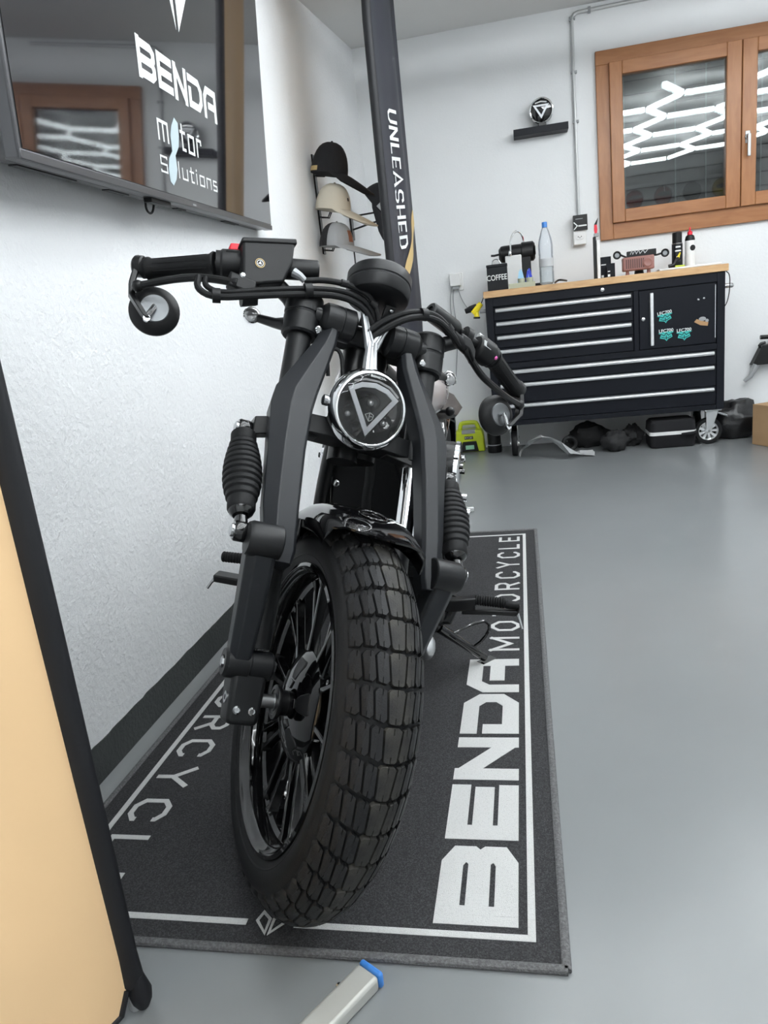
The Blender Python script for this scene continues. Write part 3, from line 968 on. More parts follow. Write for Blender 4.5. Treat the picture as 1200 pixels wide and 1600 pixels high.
# ------------------------------------------------------------------ flags
def flag_sheet(m, pole, d, nrm_, w, z0, z1, off, amp, top_curve=True, n1=16, n2=40, seed=0.0):
    rows = []
    for i in range(n2 + 1):
        z = z0 + (z1 - z0) * i / n2
        row = []
        for j in range(n1 + 1):
            s_ = j / n1
            wv = amp * math.sin(s_ * 9 + z * 1.3 + seed) * s_ + 0.4 * amp * math.sin(s_ * 17 - z * 2.1) * s_
            ww = w * (1.0 if z > z0 + 0.4 else 0.72 + 0.28 * ((z - z0) / 0.4) ** 0.6)
            row.append(pole + d * (ww * s_) + nrm_ * (off + wv) + Vector((0, 0, z - (0.0 if i else -0.10 * s_))))
        rows.append(row)
    vs = [q for r in rows for q in r]
    k = n1 + 1
    m.add(vs, [(i * k + j, i * k + j + 1, (i + 1) * k + j + 1, (i + 1) * k + j) for i in range(n2) for j in range(n1)])
    return m


# far flag: dark face towards the room, gold face behind
fy = 3.45
FB = PY(605, 400, fy)
pole = Vector((FB.x + 0.012, fy, 0))
ang = math.radians(5.8)
fd = Vector((math.sin(ang), math.cos(ang), 0))
fn = Vector((math.cos(ang), -math.sin(ang), 0))
ft = thing('beach_flag', (pole.x, pole.y, 0), 'tall dark grey flag with white UNLEASHED lettering behind the motorcycle', 'flag', None)
MB().tube([pole + Vector((0, 0, 0.05)), pole + Vector((0, 0, 1.7)), pole + Vector((0.003, 0, 2.2)), pole + Vector((0.012, 0.03, 2.53))], 0.011, 10).build('pole', 'grey_metal', ft)
flag_sheet(MB(), pole, fd, fn, 0.52, 0.62, 2.53, 0.012, 0.012).build('front_panel', 'flag_black', ft, angle=80)
flag_sheet(MB(), pole, fd, fn, 0.52, 0.62, 2.53, -0.004, 0.012).build('rear_panel', 'flag_gold', ft, angle=80)
MB().tube([pole + Vector((0, 0, 0.60)), pole + Vector((0, 0, 1.7)), pole + Vector((0.003, 0, 2.2)), pole + Vector((0.012, 0.03, 2.53))], 0.020, 12).build('sleeve', 'sleeve_black', ft)


def flag_surf(s_, z, amp=0.012):
    return 0.012 + amp * math.sin(s_ * 9 + z * 1.3) * s_ + 0.4 * amp * math.sin(s_ * 17 - z * 2.1) * s_


class FlagText(MB):
    pass


m = MB()
zz = PY(601, 148, fy).z
zend = 1.30
tot = sum(DIN[c][0] for c in 'UNLEASHED') + 0.22 * 8
lh = 0.135
kx = (zz - zend) / (tot * lh)
for c in 'UNLEASHED':
    m.strokes(DIN[c][1], (0, 0, zz), (0, 0, -1), (0, 1, 0), lh, 0.015, (0, 0, 0.0), kx, shear=0.0)
    zz -= (DIN[c][0] + 0.22) * lh * kx
out = []
for v in m.v:
    s0 = 0.16 + 0.0 + v.y
    z = v.z + (v.y - 0.1) * 0.12
    s_ = s0 / 0.52
    out.append(pole + fd * s0 + fn * (flag_surf(s_, z) + 0.003) + Vector((0, 0, z)))
m.v = out
m.build('lettering', 'decal_white', ft)['label'] = 'white UNLEASHED lettering'
m = MB()
rows = []
for i in range(15):
    t_ = i / 14
    z = 1.50 - 0.45 * t_
    row = []
    for j in range(4):
        s0 = 0.54 - 0.42 * t_ + (0.08 * j / 3 - 0.04)
        s0 = max(0.03, min(0.515, s0))
        row.append(pole + fd * s0 + fn * (flag_surf(s0 / 0.52, z) + 0.003) + Vector((0, 0, z)))
    rows.append(row)
m.add([q for r in rows for q in r], [(i * 4 + j, i * 4 + j + 1, (i + 1) * 4 + j + 1, (i + 1) * 4 + j) for i in range(14) for j in range(3)])
m.build('stripe', 'gold_print', ft)['label'] = 'gold diagonal stripe'
tip = PZ(740, 794, 0.02)
MB().box((pole + tip) / 2 * 1.0 + Vector((0, 0, 0.008)), ((tip - pole).length, 0.03, 0.022), x=((tip - pole) * Vector((1, 1, 0)) if False else Vector((tip.x - pole.x, tip.y - pole.y, 0)).normalized()), y=Vector((-(tip.y - pole.y), tip.x - pole.x, 0)).normalized()).build('foot_bar', 'aluminium', ft, 0.003)
MB().box(pole + Vector((-0.02, 0.0, 0.018)), (0.03, 0.7, 0.022)).build('foot_bar', 'aluminium', ft, 0.003)
MB().lathe(pole, (0, 0, 1), [(0.0, 0.03), (0.03, 0.03), (0.03, 0.05), (0.016, 0.06), (0.016, 0.14), (0, 0.14)], 16).build('spigot', 'satin_black', ft)

# near flag: gold face towards the camera
ny = 0.77
np_ = PY(150, 1400, ny)
npole = Vector((PY(172, 1400, ny).x - 0.0, ny, 0))
nt_ = thing('beach_flag', (npole.x, npole.y, 0), 'gold fabric flag with black pole sleeve standing beside the floor mat', 'flag')
nd = Vector((-math.cos(math.radians(64)), -math.sin(math.radians(64)), 0))
nn = Vector((nd.y, -nd.x, 0))
if nn.y > 0:
    nn = -nn
rows = []
for i in range(49):
    z = 0.045 + 2.3 * i / 48
    row = []
    for j in range(25):
        s_ = j / 24
        wv = 0.010 * math.sin(s_ * 16 + z * 5.0) * s_ + 0.018 * math.sin(s_ * 7 - z * 6.5) * s_
        dz = -0.16 * math.sin(min(1, s_ * 3.0) * math.pi / 2) if i == 0 else 0
        row.append(npole + nd * (0.012 + 0.40 * s_) + nn * (0.006 + wv) + Vector((0, 0, max(0.012, z + dz))))
    rows.append(row)
m = MB()
m.add([q for r in rows for q in r], [(i * 25 + j, i * 25 + j + 1, (i + 1) * 25 + j + 1, (i + 1) * 25 + j) for i in range(48) for j in range(24)])
m.build('front_panel', 'flag_gold', nt_, angle=80)
MB().tube([q + nn * 0.001 for q in rows[0]], 0.0045, 8).build('hem_piping', 'sleeve_black', nt_)
m = MB()
m.add([q - nn * 0.008 for r in rows for q in r], [(i * 25 + j, i * 25 + j + 1, (i + 1) * 25 + j + 1, (i + 1) * 25 + j) for i in range(48) for j in range(24)])
m.build('rear_panel', 'flag_black', nt_, angle=80)
m = MB()
prof = [(0.014, 0.03), (0.022, 0.05), (0.020, 0.10), (0.0215, 0.30), (0.023, 0.6), (0.024, 1.2), (0.024, 2.2)]
rings = []
for r_, z in prof:
    rings.append([npole + Vector((math.cos(2 * math.pi * k / 14) * r_, math.sin(2 * math.pi * k / 14) * r_ * 0.7, z)) for k in range(14)])
m.loft(rings)
m.build('pole_sleeve', 'sleeve_black', nt_, angle=60)
MB().cyl(npole, npole + Vector((0, 0, 0.06)), 0.010, seg=12).build('pole', 'grey_metal', nt_)
MB().lathe(npole + Vector((0.012, 0, 0)), (0, 0, 1), [(0, 0.003), (0.009, 0.003), (0.015, 0.016), (0.017, 0.03), (0.010, 0.060), (0, 0.065)], 14).build('end_cap', 'sleeve_black', nt_)

# aluminium foot bar on the floor at the near edge of the mat
e0, e1 = PZ(583, 1507, 0.026), PZ(492, 1600, 0.026)
dv = Vector((e1.x - e0.x, e1.y - e0.y, 0)).normalized()
sdv = Vector((-dv.y, dv.x, 0))
bt = thing('stand_foot', (e0.x, e0.y, 0), 'pale aluminium foot bar with blue end cap lying before the mat', 'stand foot')
c0 = Vector((e0.x, e0.y, 0.0135))
MB().box(c0 + dv * 0.30, (0.58, 0.042, 0.025), x=dv, y=sdv).build('bar', 'alu_painted', bt, 0.006, seg=3)
MB().box(c0 + dv * 0.005, (0.010, 0.043, 0.026), x=dv, y=sdv).build('end_cap', 'blue_plastic', bt, 0.004)
MB().cyl(c0 + dv * 0.05 - sdv * 0.022, c0 + dv * 0.05 - sdv * 0.027, 0.005, seg=10).build('screw', 'steel', bt)

# ------------------------------------------------------------------ floor mat
MX0, MX1, MY0, MY1 = -0.947, 0.012, 0.880, 3.135
MT = 0.006
mt = thing('floor_mat', ((MX0 + MX1) / 2, MY0, 0), 'long charcoal display mat with white lettering under the motorcycle', 'mat')
m = MB()
nx, ny_ = 8, 60
top = []
for i in range(ny_ + 1):
    y = MY0 + (MY1 - MY0) * i / ny_
    for j in range(nx + 1):
        x = MX0 + (MX1 - MX0) * j / nx
        top.append(Vector((x, y, MT)))
k = nx + 1
m.add(top, [(i * k + j, i * k + j + 1, (i + 1) * k + j + 1, (i + 1) * k + j) for i in range(ny_) for j in range(nx)])
m.bb(MX0, MX1, MY0, MY1, 0.0006, MT - 0.0002)
m.build('pile', 'mat_pile', mt)
m = MB()
m.tube([(MX0, MY0, 0.0058), (MX1, MY0, 0.0058), (MX1, MY1, 0.0058), (MX0, MY1, 0.0058)], 0.0055, 8, closed=True)
m.v = []
m.f = []
for a, b in (((MX0, MY0), (MX1, MY0)), ((MX1, MY0), (MX1, MY1)), ((MX1, MY1), (MX0, MY1)), ((MX0, MY1), (MX0, MY0))):
    d = Vector((b[0] - a[0], b[1] - a[1], 0)).normalized()
    m.tube([Vector((*a, 0.0046)) - d * 0.002, Vector((*b, 0.0046)) + d * 0.002], 0.0078, 10)
m.v = [Vector((q.x, q.y, max(0.0005, q.z * (1 if q.z < 0.0046 else 0.85)))) for q in m.v]
m.build('edging', 'mat_edge', mt)
LX0, LX1, LY0, LY1 = -0.902, -0.031, 0.924, 3.075
lwid = 0.0125
cxm = (LX0 + LX1) / 2
U = Vector((0, 0, 0.0009))
zt = MT + 0.0001
m = MB()
m.bb(LX1 - lwid, LX1, LY0, LY1, zt, zt + 0.0009)
m.bb(LX0, LX0 + lwid, LY0, LY1, zt, zt + 0.0009)
for yy_ in (LY0, LY1 - lwid):
    m.bb(LX0 + lwid, cxm - 0.042, yy_, yy_ + lwid, zt, zt + 0.0009)
    m.bb(cxm + 0.042, LX1 - lwid, yy_, yy_ + lwid, zt, zt + 0.0009)
m.build('border_line', 'mat_white', mt)
for flip in (0, 1):
    def TP(x, y):
        return Vector((x, y, zt)) if not flip else Vector((2 * cxm - x, LY0 + LY1 - y, zt))
    ux = Vector((0, 1, 0)) * (-1 if flip else 1)
    uy = Vector((-1, 0, 0)) * (-1 if flip else 1)
    for c, y0_, y1_ in (('B', 0.949, 1.130), ('E', 1.147, 1.311), ('N', 1.328, 1.487), ('D', 1.503, 1.686), ('A', 1.695, 1.885)):
        MB().strokes(BLK[c][1], TP(-0.058, y0_), ux, uy, 0.137, 0.0395, U, (y1_ - y0_) / (BLK[c][0] * 0.137)).build('letter', 'mat_white', mt)
    lh = 0.086
    word = 'MOTORCYCLE'
    tot = sum(DIN[c][0] for c in word) + 0.47 * 9
    kx = (3.035 - 1.936) / (tot * lh)
    y = 1.936
    for c in word:
        MB().strokes(DIN[c][1], TP(-0.057, y), ux, uy, lh, 0.0118, U, kx).build('letter', 'mat_white', mt)
        y += (DIN[c][0] + 0.47) * lh * kx
    q_ = TP(cxm, LY0 + 0.006)
    sgn = -1 if flip else 1
    for s_ in (-1, 1):
        MB().strokes([[(0.08 * s_, -0.45), (0.55 * s_, 0.1), (0.42 * s_, 0.5), (0.08 * s_, 0.2), (0.08 * s_, -0.45)]], q_, Vector((sgn, 0, 0)), Vector((0, sgn, 0)), 0.045, 0.005, U).build('emblem', 'mat_white', mt)

# ------------------------------------------------------------------ tool chest
CYF = 4.80
CYB = 5.25
X0, X1 = -0.212, 1.206
Z0, Z1 = 0.222, 1.040
ch = thing('tool_chest', ((X0 + X1) / 2, (CYF + CYB) / 2, 0), 'wide black rolling tool chest with silver drawer handles and wooden top', 'tool chest')
m = MB()
m.bb(X0, X1, CYF + 0.022, CYB, Z0, Z1)
m.bb(X0, X0 + 0.045, CYF, CYF + 0.022, Z0, Z1)
m.bb(X1 - 0.045, X1, CYF, CYF + 0.022, Z0, Z1)
m.bb(X0 + 0.045, X1 - 0.045, CYF, CYF + 0.022, 0.985, Z1)
m.bb(X0 + 0.045, X1 - 0.045, CYF, CYF + 0.022, Z0, 0.252)
m.bb(X0 + 0.045, X1 - 0.045, CYF, CYF + 0.022, 0.590, 0.625)
m.bb(0.683, 0.712, CYF, CYF + 0.022, 0.625, 0.985)
m.build('body', 'chest_black', ch, 0.002)
MB().bb(X0 - 0.008, X1 + 0.016, CYF - 0.012, CYB + 0.005, Z1 + 0.0005, Z1 + 0.042).build('worktop', 'worktop_wood', ch, 0.003)


def drawer(x0, x1, z0, z1, hz):
    d = MB().bb(x0, x1, CYF + 0.002, CYF + 0.021, z0, z1).build('drawer', 'chest_black', ch, 0.002)
    h = MB()
    a, b = x0 + 0.012, x1 - 0.012
    h.loft([[Vector((x, CYF + 0.002, hz - 0.012)), Vector((x, CYF - 0.010, hz - 0.012)), Vector((x, CYF - 0.017, hz - 0.004)), Vector((x, CYF - 0.017, hz + 0.003)), Vector((x, CYF - 0.008, hz + 0.011)), Vector((x, CYF + 0.002, hz + 0.011))] for x in (a, b)])
    h.build('handle', 'handle_alu', d, 0.0015)


for hz, a, b in ((0.960, 0.898, 0.978), (0.875, 0.813, 0.893), (0.789, 0.727, 0.808), (0.701, 0.630, 0.722)):
    drawer(-0.163, 0.679, a, b, hz)
for hz, a, b in ((0.568, 0.500, 0.586), (0.481, 0.371, 0.496), (0.348, 0.256, 0.367)):
    drawer(-0.163, 1.158, a, b, hz)
dr = MB().bb(0.716, 1.158, CYF + 0.002, CYF + 0.021, 0.630, 0.980).build('door', 'chest_black', ch, 0.002)
m = MB()
m.bb(0.777, 0.797, CYF - 0.017, CYF + 0.003, 0.648, 0.962)
m.build('handle', 'handle_alu', dr, 0.004)
for (x, z, r) in ((0.738, 0.812, 0.011),):
    MB().lathe((x, CYF + 0.002, z), (0, -1, 0), [(0, 0), (r, 0), (r, 0.004), (r * 0.7, 0.006), (0, 0.006)], 16).build('lock', 'chrome', dr)
MB().lathe((0.502, CYF, 1.013), (0, -1, 0), [(0, 0), (0.011, 0), (0.011, 0.004), (0.007, 0.006), (0, 0.006)], 16).build('lock', 'chrome', ch)
for px_, py_ in ((1091, 468), (1100, 466)):
    q = PY(px_, py_, CYF)
    MB().lathe((q.x, CYF + 0.002, q.z), (0, -1, 0), [(0, 0), (0.006, 0), (0.006, 0.004), (0, 0.005)], 12).build('magnet', 'steel', dr)
MB().bb(1.150, 1.153, CYF, CYF + 0.003, 0.66, 0.97).build('door_edge', 'handle_alu', dr)
for px_, py_, tl_ in ((1039, 494, 0.22), (1041, 522, 0.06), (1069, 521, 0.06)):
    q = PY(px_, py_, CYF)
    ux = Vector((math.cos(tl_ * 0.6), 0, math.sin(tl_ * 0.6)))
    uy = Vector((-ux.z, 0, ux.x))
    o_ = Vector((q.x, CYF + 0.0015, q.z))
    st = MB().prism([(-0.046, 0.008), (-0.030, 0.0), (-0.038, -0.022), (-0.008, -0.030), (0.0, -0.042), (0.010, -0.030), (0.036, -0.020), (0.030, 0.0), (0.046, 0.010), (0.02, 0.014), (-0.02, 0.014)], o_, ux, uy, (0, -0.0008, 0)).build('sticker', 'teal_print', dr)
    st['label'] = 'teal winged engine sticker reading LFC700'
    MB().text('LFC700', o_ + uy * 0.012 + Vector((0, -0.0012, 0)), ux, uy, 0.027, (0, 0, 0), bold=0.012).build('sticker_lettering', 'decal_white', st)
    MB().strokes([[(-0.8, 0.1), (-0.3, -0.2), (0, 0.15), (0.3, -0.2), (0.8, 0.1)], [(-0.7, -0.35), (-0.2, -0.55), (0.2, -0.55), (0.7, -0.35)], [(0, -0.2), (0, -0.8)]], o_ + Vector((0, -0.0009, 0)), ux, uy, 0.042, 0.004, (0, -0.0004, 0)).build('sticker_lines', 'chest_black', st)
q = PY(1097, 502, CYF)
st = MB().prism([(-0.045, 0.0), (-0.01, -0.022), (0.032, -0.030), (0.036, -0.008), (0.0, 0.002), (-0.03, 0.016)], (q.x, CYF + 0.0015, q.z), (1, 0, 0), (0, 0, 1), (0, -0.0008, 0)).build('sticker', 'tan_print', dr)
st['label'] = 'small brown and grey motorcycle sticker'
MB().ball((q.x + 0.002, CYF + 0.001, q.z + 0.014), 0.016, 12, 8, (1.3, 0.06, 0.8)).build('sticker_figure', 'grey_plastic', st)
MB().ball((q.x + 0.028, CYF + 0.001, q.z + 0.002), 0.010, 12, 8, (1, 0.08, 1)).build('sticker_figure', 'grey_plastic', st)
# side push handle and cord
MB().tube([(X1, CYF + 0.06, 0.955), (X1 + 0.05, CYF + 0.06, 0.955), (X1 + 0.055, CYF + 0.08, 0.955), (X1 + 0.055, CYB - 0.08, 0.955), (X1 + 0.05, CYB - 0.06, 0.955), (X1, CYB - 0.06, 0.955)], 0.014, 12, smooth=1).build('push_handle', 'steel', ch)
MB().tube([(X1 + 0.01, CYF + 0.03, 1.04), (X1 + 0.03, CYF + 0.02, 1.02), (X1 + 0.03, CYF + 0.02, 0.93), (X1 + 0.02, CYF + 0.03, 0.86), (X1 + 0.002, CYF + 0.04, 0.83)], 0.003, 6, smooth=2).build('cord', 'plastic_black', ch)


def caster(x, y, edge_on, brake):
    c = MB().bb(x - 0.05, x + 0.05, y - 0.045, y + 0.045, Z0 - 0.012, Z0).build('caster', 'steel', ch, 0.002)
    ax = Vector((1, 0, 0)) if edge_on else Vector((0, 1, 0))
    fw_ = Vector((0, 1, 0)) if edge_on else Vector((1, 0, 0))
    r = 0.083
    o_ = Vector((x, y, r + 0.001)) - fw_ * 0.02 * (0 if edge_on else 1)
    MB().ring_lathe(o_, ax, [(r - 0.024, -0.018), (r - 0.004, -0.019), (r, -0.012), (r, 0.012), (r - 0.004, 0.019), (r - 0.024, 0.018)], 32).build('tyre', 'rubber', c)
    m = MB()
    m.ring_lathe(o_, ax, [(r - 0.026, -0.016), (r - 0.0235, -0.016), (r - 0.0235, 0.016), (r - 0.026, 0.016), (r - 0.032, 0.004), (r - 0.032, -0.004)], 32)
    m.lathe(o_, ax, [(0, -0.02), (0.02, -0.02), (0.022, -0.01), (0.022, 0.01), (0.02, 0.02), (0, 0.02)], 16)
    x_, y_, _ = perp(ax)
    for k in range(9):
        a = 2 * math.pi * k / 9
        d = x_ * math.cos(a) + y_ * math.sin(a)
        t_ = d.cross(ax)
        m.loft([[o_ + d * rr + t_ * ww * i + ax * dd for i, dd in ((-1, -0.006), (1, -0.006), (1, 0.006), (-1, 0.006))] for rr, ww in ((0.018, 0.006), (r - 0.028, 0.0085))])
    m.build('wheel_centre', 'handle_alu', c)
    for s_ in (-1, 1):
        b = o_ + ax * (0.024 * s_)
        top = Vector((x, y, Z0 - 0.012)) + ax * (0.024 * s_)
        MB().loft([[P + fw_ * w_ + ax * t_ for w_, t_ in ((-ww, -0.002), (ww, -0.002), (ww, 0.002), (-ww, 0.002))] for P, ww in ((b - Vector((0, 0, 0.012)), 0.012), (b, 0.016), (top, 0.036))]).build('fork_plate', 'aluminium', c, 0.001)
        MB().lathe(b, ax * s_, [(0, 0), (0.009, 0), (0.009, 0.006), (0, 0.006)], 6).build('axle_nut', 'steel', c)
    if brake:
        MB().loft([[Vector((x + 0.03 + i * 0.01, y + dy, Z0 - 0.03 - 0.004 * i + dz)) for dy, dz in ((-0.03, 0), (0.03, 0), (0.03, 0.012), (-0.03, 0.012))] for i in range(0, 7)]).build('brake_pedal', 'steel', c, 0.002)


caster(-0.085, CYF + 0.115, True, False)
caster(1.145, CYF + 0.055, False, True)
caster(-0.085, CYB - 0.09, True, False)
caster(1.12, CYB - 0.09, True, False)

TOP = Z1 + 0.0425


def on_top(x, y):
    return PZ(x, y, TOP)


# coffee tin
a = PY(760, 448, 4.92)
xc = (PY(761, 430, 4.92).x + PY(793, 430, 4.92).x) / 2
wd = PY(793, 430, 4.92).x - PY(761, 430, 4.92).x
ht = PY(776, 413, 4.92).z - TOP
t = thing('coffee_tin', (xc, 4.95, TOP), 'black square tin with white COFFEE lettering', 'tin')
MB().bb(xc - wd / 2, xc + wd / 2, 4.90, 4.90 + wd, TOP + 0.0005, TOP + ht * 0.9).build('body', 'cabinet_tin', t, 0.004)
MB().bb(xc - wd / 2 - 0.002, xc + wd / 2 + 0.002, 4.898, 4.902 + wd, TOP + ht * 0.9, TOP + ht).build('lid', 'cabinet_tin', t, 0.003)
MB().text('COFFEE', (xc - 0.003, 4.8992, TOP + ht * 0.40), (0.78, 0, 0), (0, 0, 1), 0.048, (0, 0, 0), bold=0.01).build('lettering', 'decal_white', t)
MB().tube([(xc - 0.03, 4.95, TOP + ht), (xc - 0.025, 4.95, TOP + ht + 0.03), (xc + 0.01, 4.95, TOP + ht + 0.035), (xc + 0.025, 4.95, TOP + ht)], 0.003, 6, smooth=2).build('wire_handle', 'steel', t)

# coffee machine
cm = PY(806, 400, 5.08)
t = thing('coffee_machine', (cm.x, 5.10, TOP), 'black capsule coffee machine with chrome arch handle', 'coffee machine')
xl, xr = PY(779, 395, 5.06).x, PY(836, 390, 5.06).x
zt_, zb_ = PY(806, 381, 5.06).z, PY(806, 402, 5.06).z
rr = (zt_ - zb_) / 2 + 0.012
zm = zt_ - rr
MB().lathe((xl, 5.10, zm), (1, 0, 0), [(0, 0), (rr * 0.6, 0.0), (rr * 0.95, 0.015), (rr, 0.03), (rr, (xr - xl) * 0.62), (rr * 1.15, (xr - xl) * 0.64), (rr * 1.15, (xr - xl) - 0.012), (rr * 0.9, xr - xl), (0, xr - xl)], 28).build('brew_head', 'plastic_black', t)
MB().lathe((xr - 0.001, 5.06, zm), (1, 0, 0), [(0, 0), (rr * 0.6, 0), (rr * 0.55, 0.004), (0, 0.004)], 20).build('end_disc', 'gloss_black', t)
MB().bb(xl + 0.04, xl + (xr - xl) * 0.62, 5.04, 5.16, TOP + 0.0005, zm - rr * 0.3).build('water_tank', 'white_plastic', t, 0.006)
MB().bb(xl + (xr - xl) * 0.62, xr - 0.03, 5.05, 5.16, TOP + 0.02, zm - rr * 0.3).build('column', 'plastic_black', t, 0.006)
MB().bb(xl + (xr - xl) * 0.5, xr + 0.09, 5.02, 5.16, TOP + 0.0005, TOP + 0.022).build('drip_tray', 'plastic_black', t, 0.004)
MB().tube([(PY(798, 398, 5.03).x, 5.03, PY(798, 398, 5.03).z), (PY(797, 372, 5.03).x, 5.04, PY(797, 372, 5.03).z), (PY(806, 359, 5.05).x, 5.06, PY(806, 359, 5.05).z), (PY(816, 366, 5.1).x, 5.09, PY(816, 366, 5.1).z), (PY(818, 382, 5.1).x, 5.10, PY(818, 382, 5.1).z)], 0.006, 8, smooth=2).build('arch_handle', 'chrome', t)
MB().ball((PY(797, 396, 5.03).x, 5.03, PY(797, 396, 5.03).z), 0.012, 12, 8, (1, 1, 1.6)).build('handle_tip', 'chrome', t)
MB().tube([(xl, 5.06, zm), (xl - 0.03, 5.05, zm - 0.004), (xl - 0.05, 5.05, zm - 0.002)], 0.007, 8).build('lever', 'plastic_black', t)

# wooden tray with sachets in jars
ta, tb = PY(795, 444, 4.86), PY(836, 438, 4.86)
tr = MB()
tr.bb(ta.x, tb.x, 4.83, 4.92, TOP + 0.0005, TOP + 0.006)
tr.bb(ta.x, tb.x, 4.83, 4.836, TOP + 0.006, TOP + 0.030)
tr.bb(ta.x, tb.x, 4.914, 4.92, TOP + 0.006, TOP + 0.030)
tr.bb(ta.x, ta.x + 0.006, 4.836, 4.914, TOP + 0.006, TOP + 0.030)
tr.bb(tb.x - 0.006, tb.x, 4.836, 4.914, TOP + 0.006, TOP + 0.030)
tag(tr.build('serving_tray', 'sage', bevel=0.001), 'small sage green tray holding two jars of sachets', 'tray')
for i, (pxx, mm, lab) in enumerate(((814, 'light_blue', 'pale jar of light blue sachets on the small tray'), (827, 'deep_blue', 'pale jar of dark blue sachets on the small tray'))):
    x = PY(pxx, 430, 4.87).x
    j = thing('sachet_jar', (x, 4.87, TOP + 0.0065), lab, 'jar')
    MB().lathe((x, 4.87, TOP + 0.0065), (0, 0, 1), [(0, 0), (0.021, 0), (0.022, 0.01), (0.022, 0.05), (0.020, 0.05), (0.020, 0.006), (0, 0.006)], 20).build('jar', 'sage', j)
    for k in range(4):
        xx = x - 0.013 + 0.008 * k
        MB().box((xx, 4.865 + 0.005 * (k % 2), TOP + 0.062 + 0.006 * (k % 3)), (0.012, 0.003, 0.075), x=(0.98, 0, 0.05 * (k - 1.5)), z=(-0.12 * (k - 1.5), 0, 0.98)).build('sachet', mm if k != 1 else 'light_blue', j)

# water bottle
b0 = PY(855, 441, 4.86)
bh = PY(852, 347, 4.87).z - TOP
br_ = 0.044
bt = thing('water_bottle', (b0.x, 4.87, TOP), 'clear plastic water bottle with blue cap, half empty', 'bottle')
bo = (b0.x, 4.87, TOP + 0.0005)
MB().lathe(bo, (0, 0, 1), [(0, 0.004), (0.030, 0.0), (br_, 0.012), (br_, bh * 0.22), (br_ * 0.95, bh * 0.24), (br_, bh * 0.26), (br_, bh * 0.45), (br_ * 0.95, bh * 0.47), (br_, bh * 0.49), (br_, bh * 0.64), (br_ * 0.9, bh * 0.72), (br_ * 0.55, bh * 0.86), (0.016, bh * 0.91), (0.014, bh * 0.93)], 28).build('body', 'bottle_plastic', bt)
MB().lathe(bo, (0, 0, 1), [(0, 0.006), (br_ * 0.93, 0.012), (br_ * 0.93, bh * 0.30), (0, bh * 0.30)], 24).build('water', 'water', bt)
MB().lathe(bo, (0, 0, 1), [(0.0165, bh * 0.915), (0.0165, bh * 0.99), (0.014, bh), (0, bh)], 18).build('cap', 'blue_plastic', bt)
MB().ring_lathe(bo, (0, 0, 1), [(br_ * 1.01, bh * 0.29), (br_ * 1.015, bh * 0.29), (br_ * 1.015, bh * 0.42), (br_ * 1.01, bh * 0.42)], 28).build('label', 'film_plastic', bt)

# black charger lead beside bottle
MB().tube([PZ(868, 441, TOP + 0.006) + Vector((0, 0.05, 0)), PZ(874, 436, TOP + 0.006) + Vector((0, 0.06, 0)), PZ(884, 438, TOP + 0.005) + Vector((0, 0.05, 0)), PZ(880, 441, TOP + 0.005) + Vector((0, 0.02, 0))], 0.005, 8, smooth=2)
m = MB().tube([PZ(868, 441, TOP + 0.006) + Vector((0, 0.05, 0)), PZ(874, 436, TOP + 0.006) + Vector((0, 0.06, 0)), PZ(886, 438, TOP + 0.006) + Vector((0, 0.05, 0))], 0.0055, 8, smooth=2)
tag(m.build('charger_lead', 'plastic_black'), 'short black charger lead lying behind the water bottle', 'cable')

# tall slim tube with cutter
x = PY(932, 400, 5.0).x
t = thing('squeegee_set', (x, 5.0, TOP), 'slim white and black tool tube with red knife on top', 'tool')
zA, zB, zC = PY(931, 370, 5.0).z, PY(931, 359, 5.0).z, PY(931, 340, 5.0).z
MB().bb(x - 0.018, x - 0.001, 4.985, 5.02, TOP + 0.0005, zA).build('dark_tube', 'plastic_black', t, 0.003)
MB().bb(x + 0.001, x + 0.021, 4.980, 5.02, TOP + 0.0005, zA - 0.02).build('white_tube', 'white_plastic', t, 0.003)
MB().bb(x - 0.012, x + 0.016, 4.985, 5.015, zA, zA + 0.02).build('collar', 'grey_plastic', t, 0.002)
MB().loft([[Vector((x + dx, 5.0 + dy, z)) for dx, dy in ((-w_, -0.006), (w_, -0.006), (w_, 0.006), (-w_, 0.006))] for z, w_ in ((zA + 0.02, 0.007), (zB, 0.010), (zB + 0.03, 0.008))]).build('knife_handle', 'red_plastic', t, 0.002)
MB().prism([(-0.009, 0), (0.009, 0), (0.016, zC - zB - 0.03)], (x, 4.998, zB + 0.03), (1, 0, 0), (0, 0, 1), (0, 0.003, 0)).build('blade', 'plastic_black', t)
for i, (pa, pb, zt2, lab) in enumerate(((938, 955, 0.0, 'dark grey box standing beside the slim tool tube'), (948, 961, -0.045, 'low dark grey card box in front of taller grey box'))):
    xa, xb = PY(pa, 420, 5.02 - 0.05 * i).x, PY(pb, 420, 5.02 - 0.05 * i).x
    zt3 = PY(946, 401, 5.0).z + zt2
    bx = thing('small_box', ((xa + xb) / 2, 5.03 - 0.05 * i, TOP), lab, 'box')
    MB().bb(xa, xb, 5.02 - 0.05 * i, 5.05 - 0.05 * i, TOP + 0.0005, zt3).build('carton', 'chest_black', bx, 0.001)
    MB().bb(xa + 0.006, xb - 0.03, 5.0192 - 0.05 * i, 5.0197 - 0.05 * i, zt3 - 0.05, zt3 - 0.044).build('print', 'decal_white', bx)
    MB().bb(xa + 0.006, xa + 0.02, 5.0192 - 0.05 * i, 5.0197 - 0.05 * i, TOP + 0.008, TOP + 0.022).build('print', 'decal_white', bx)

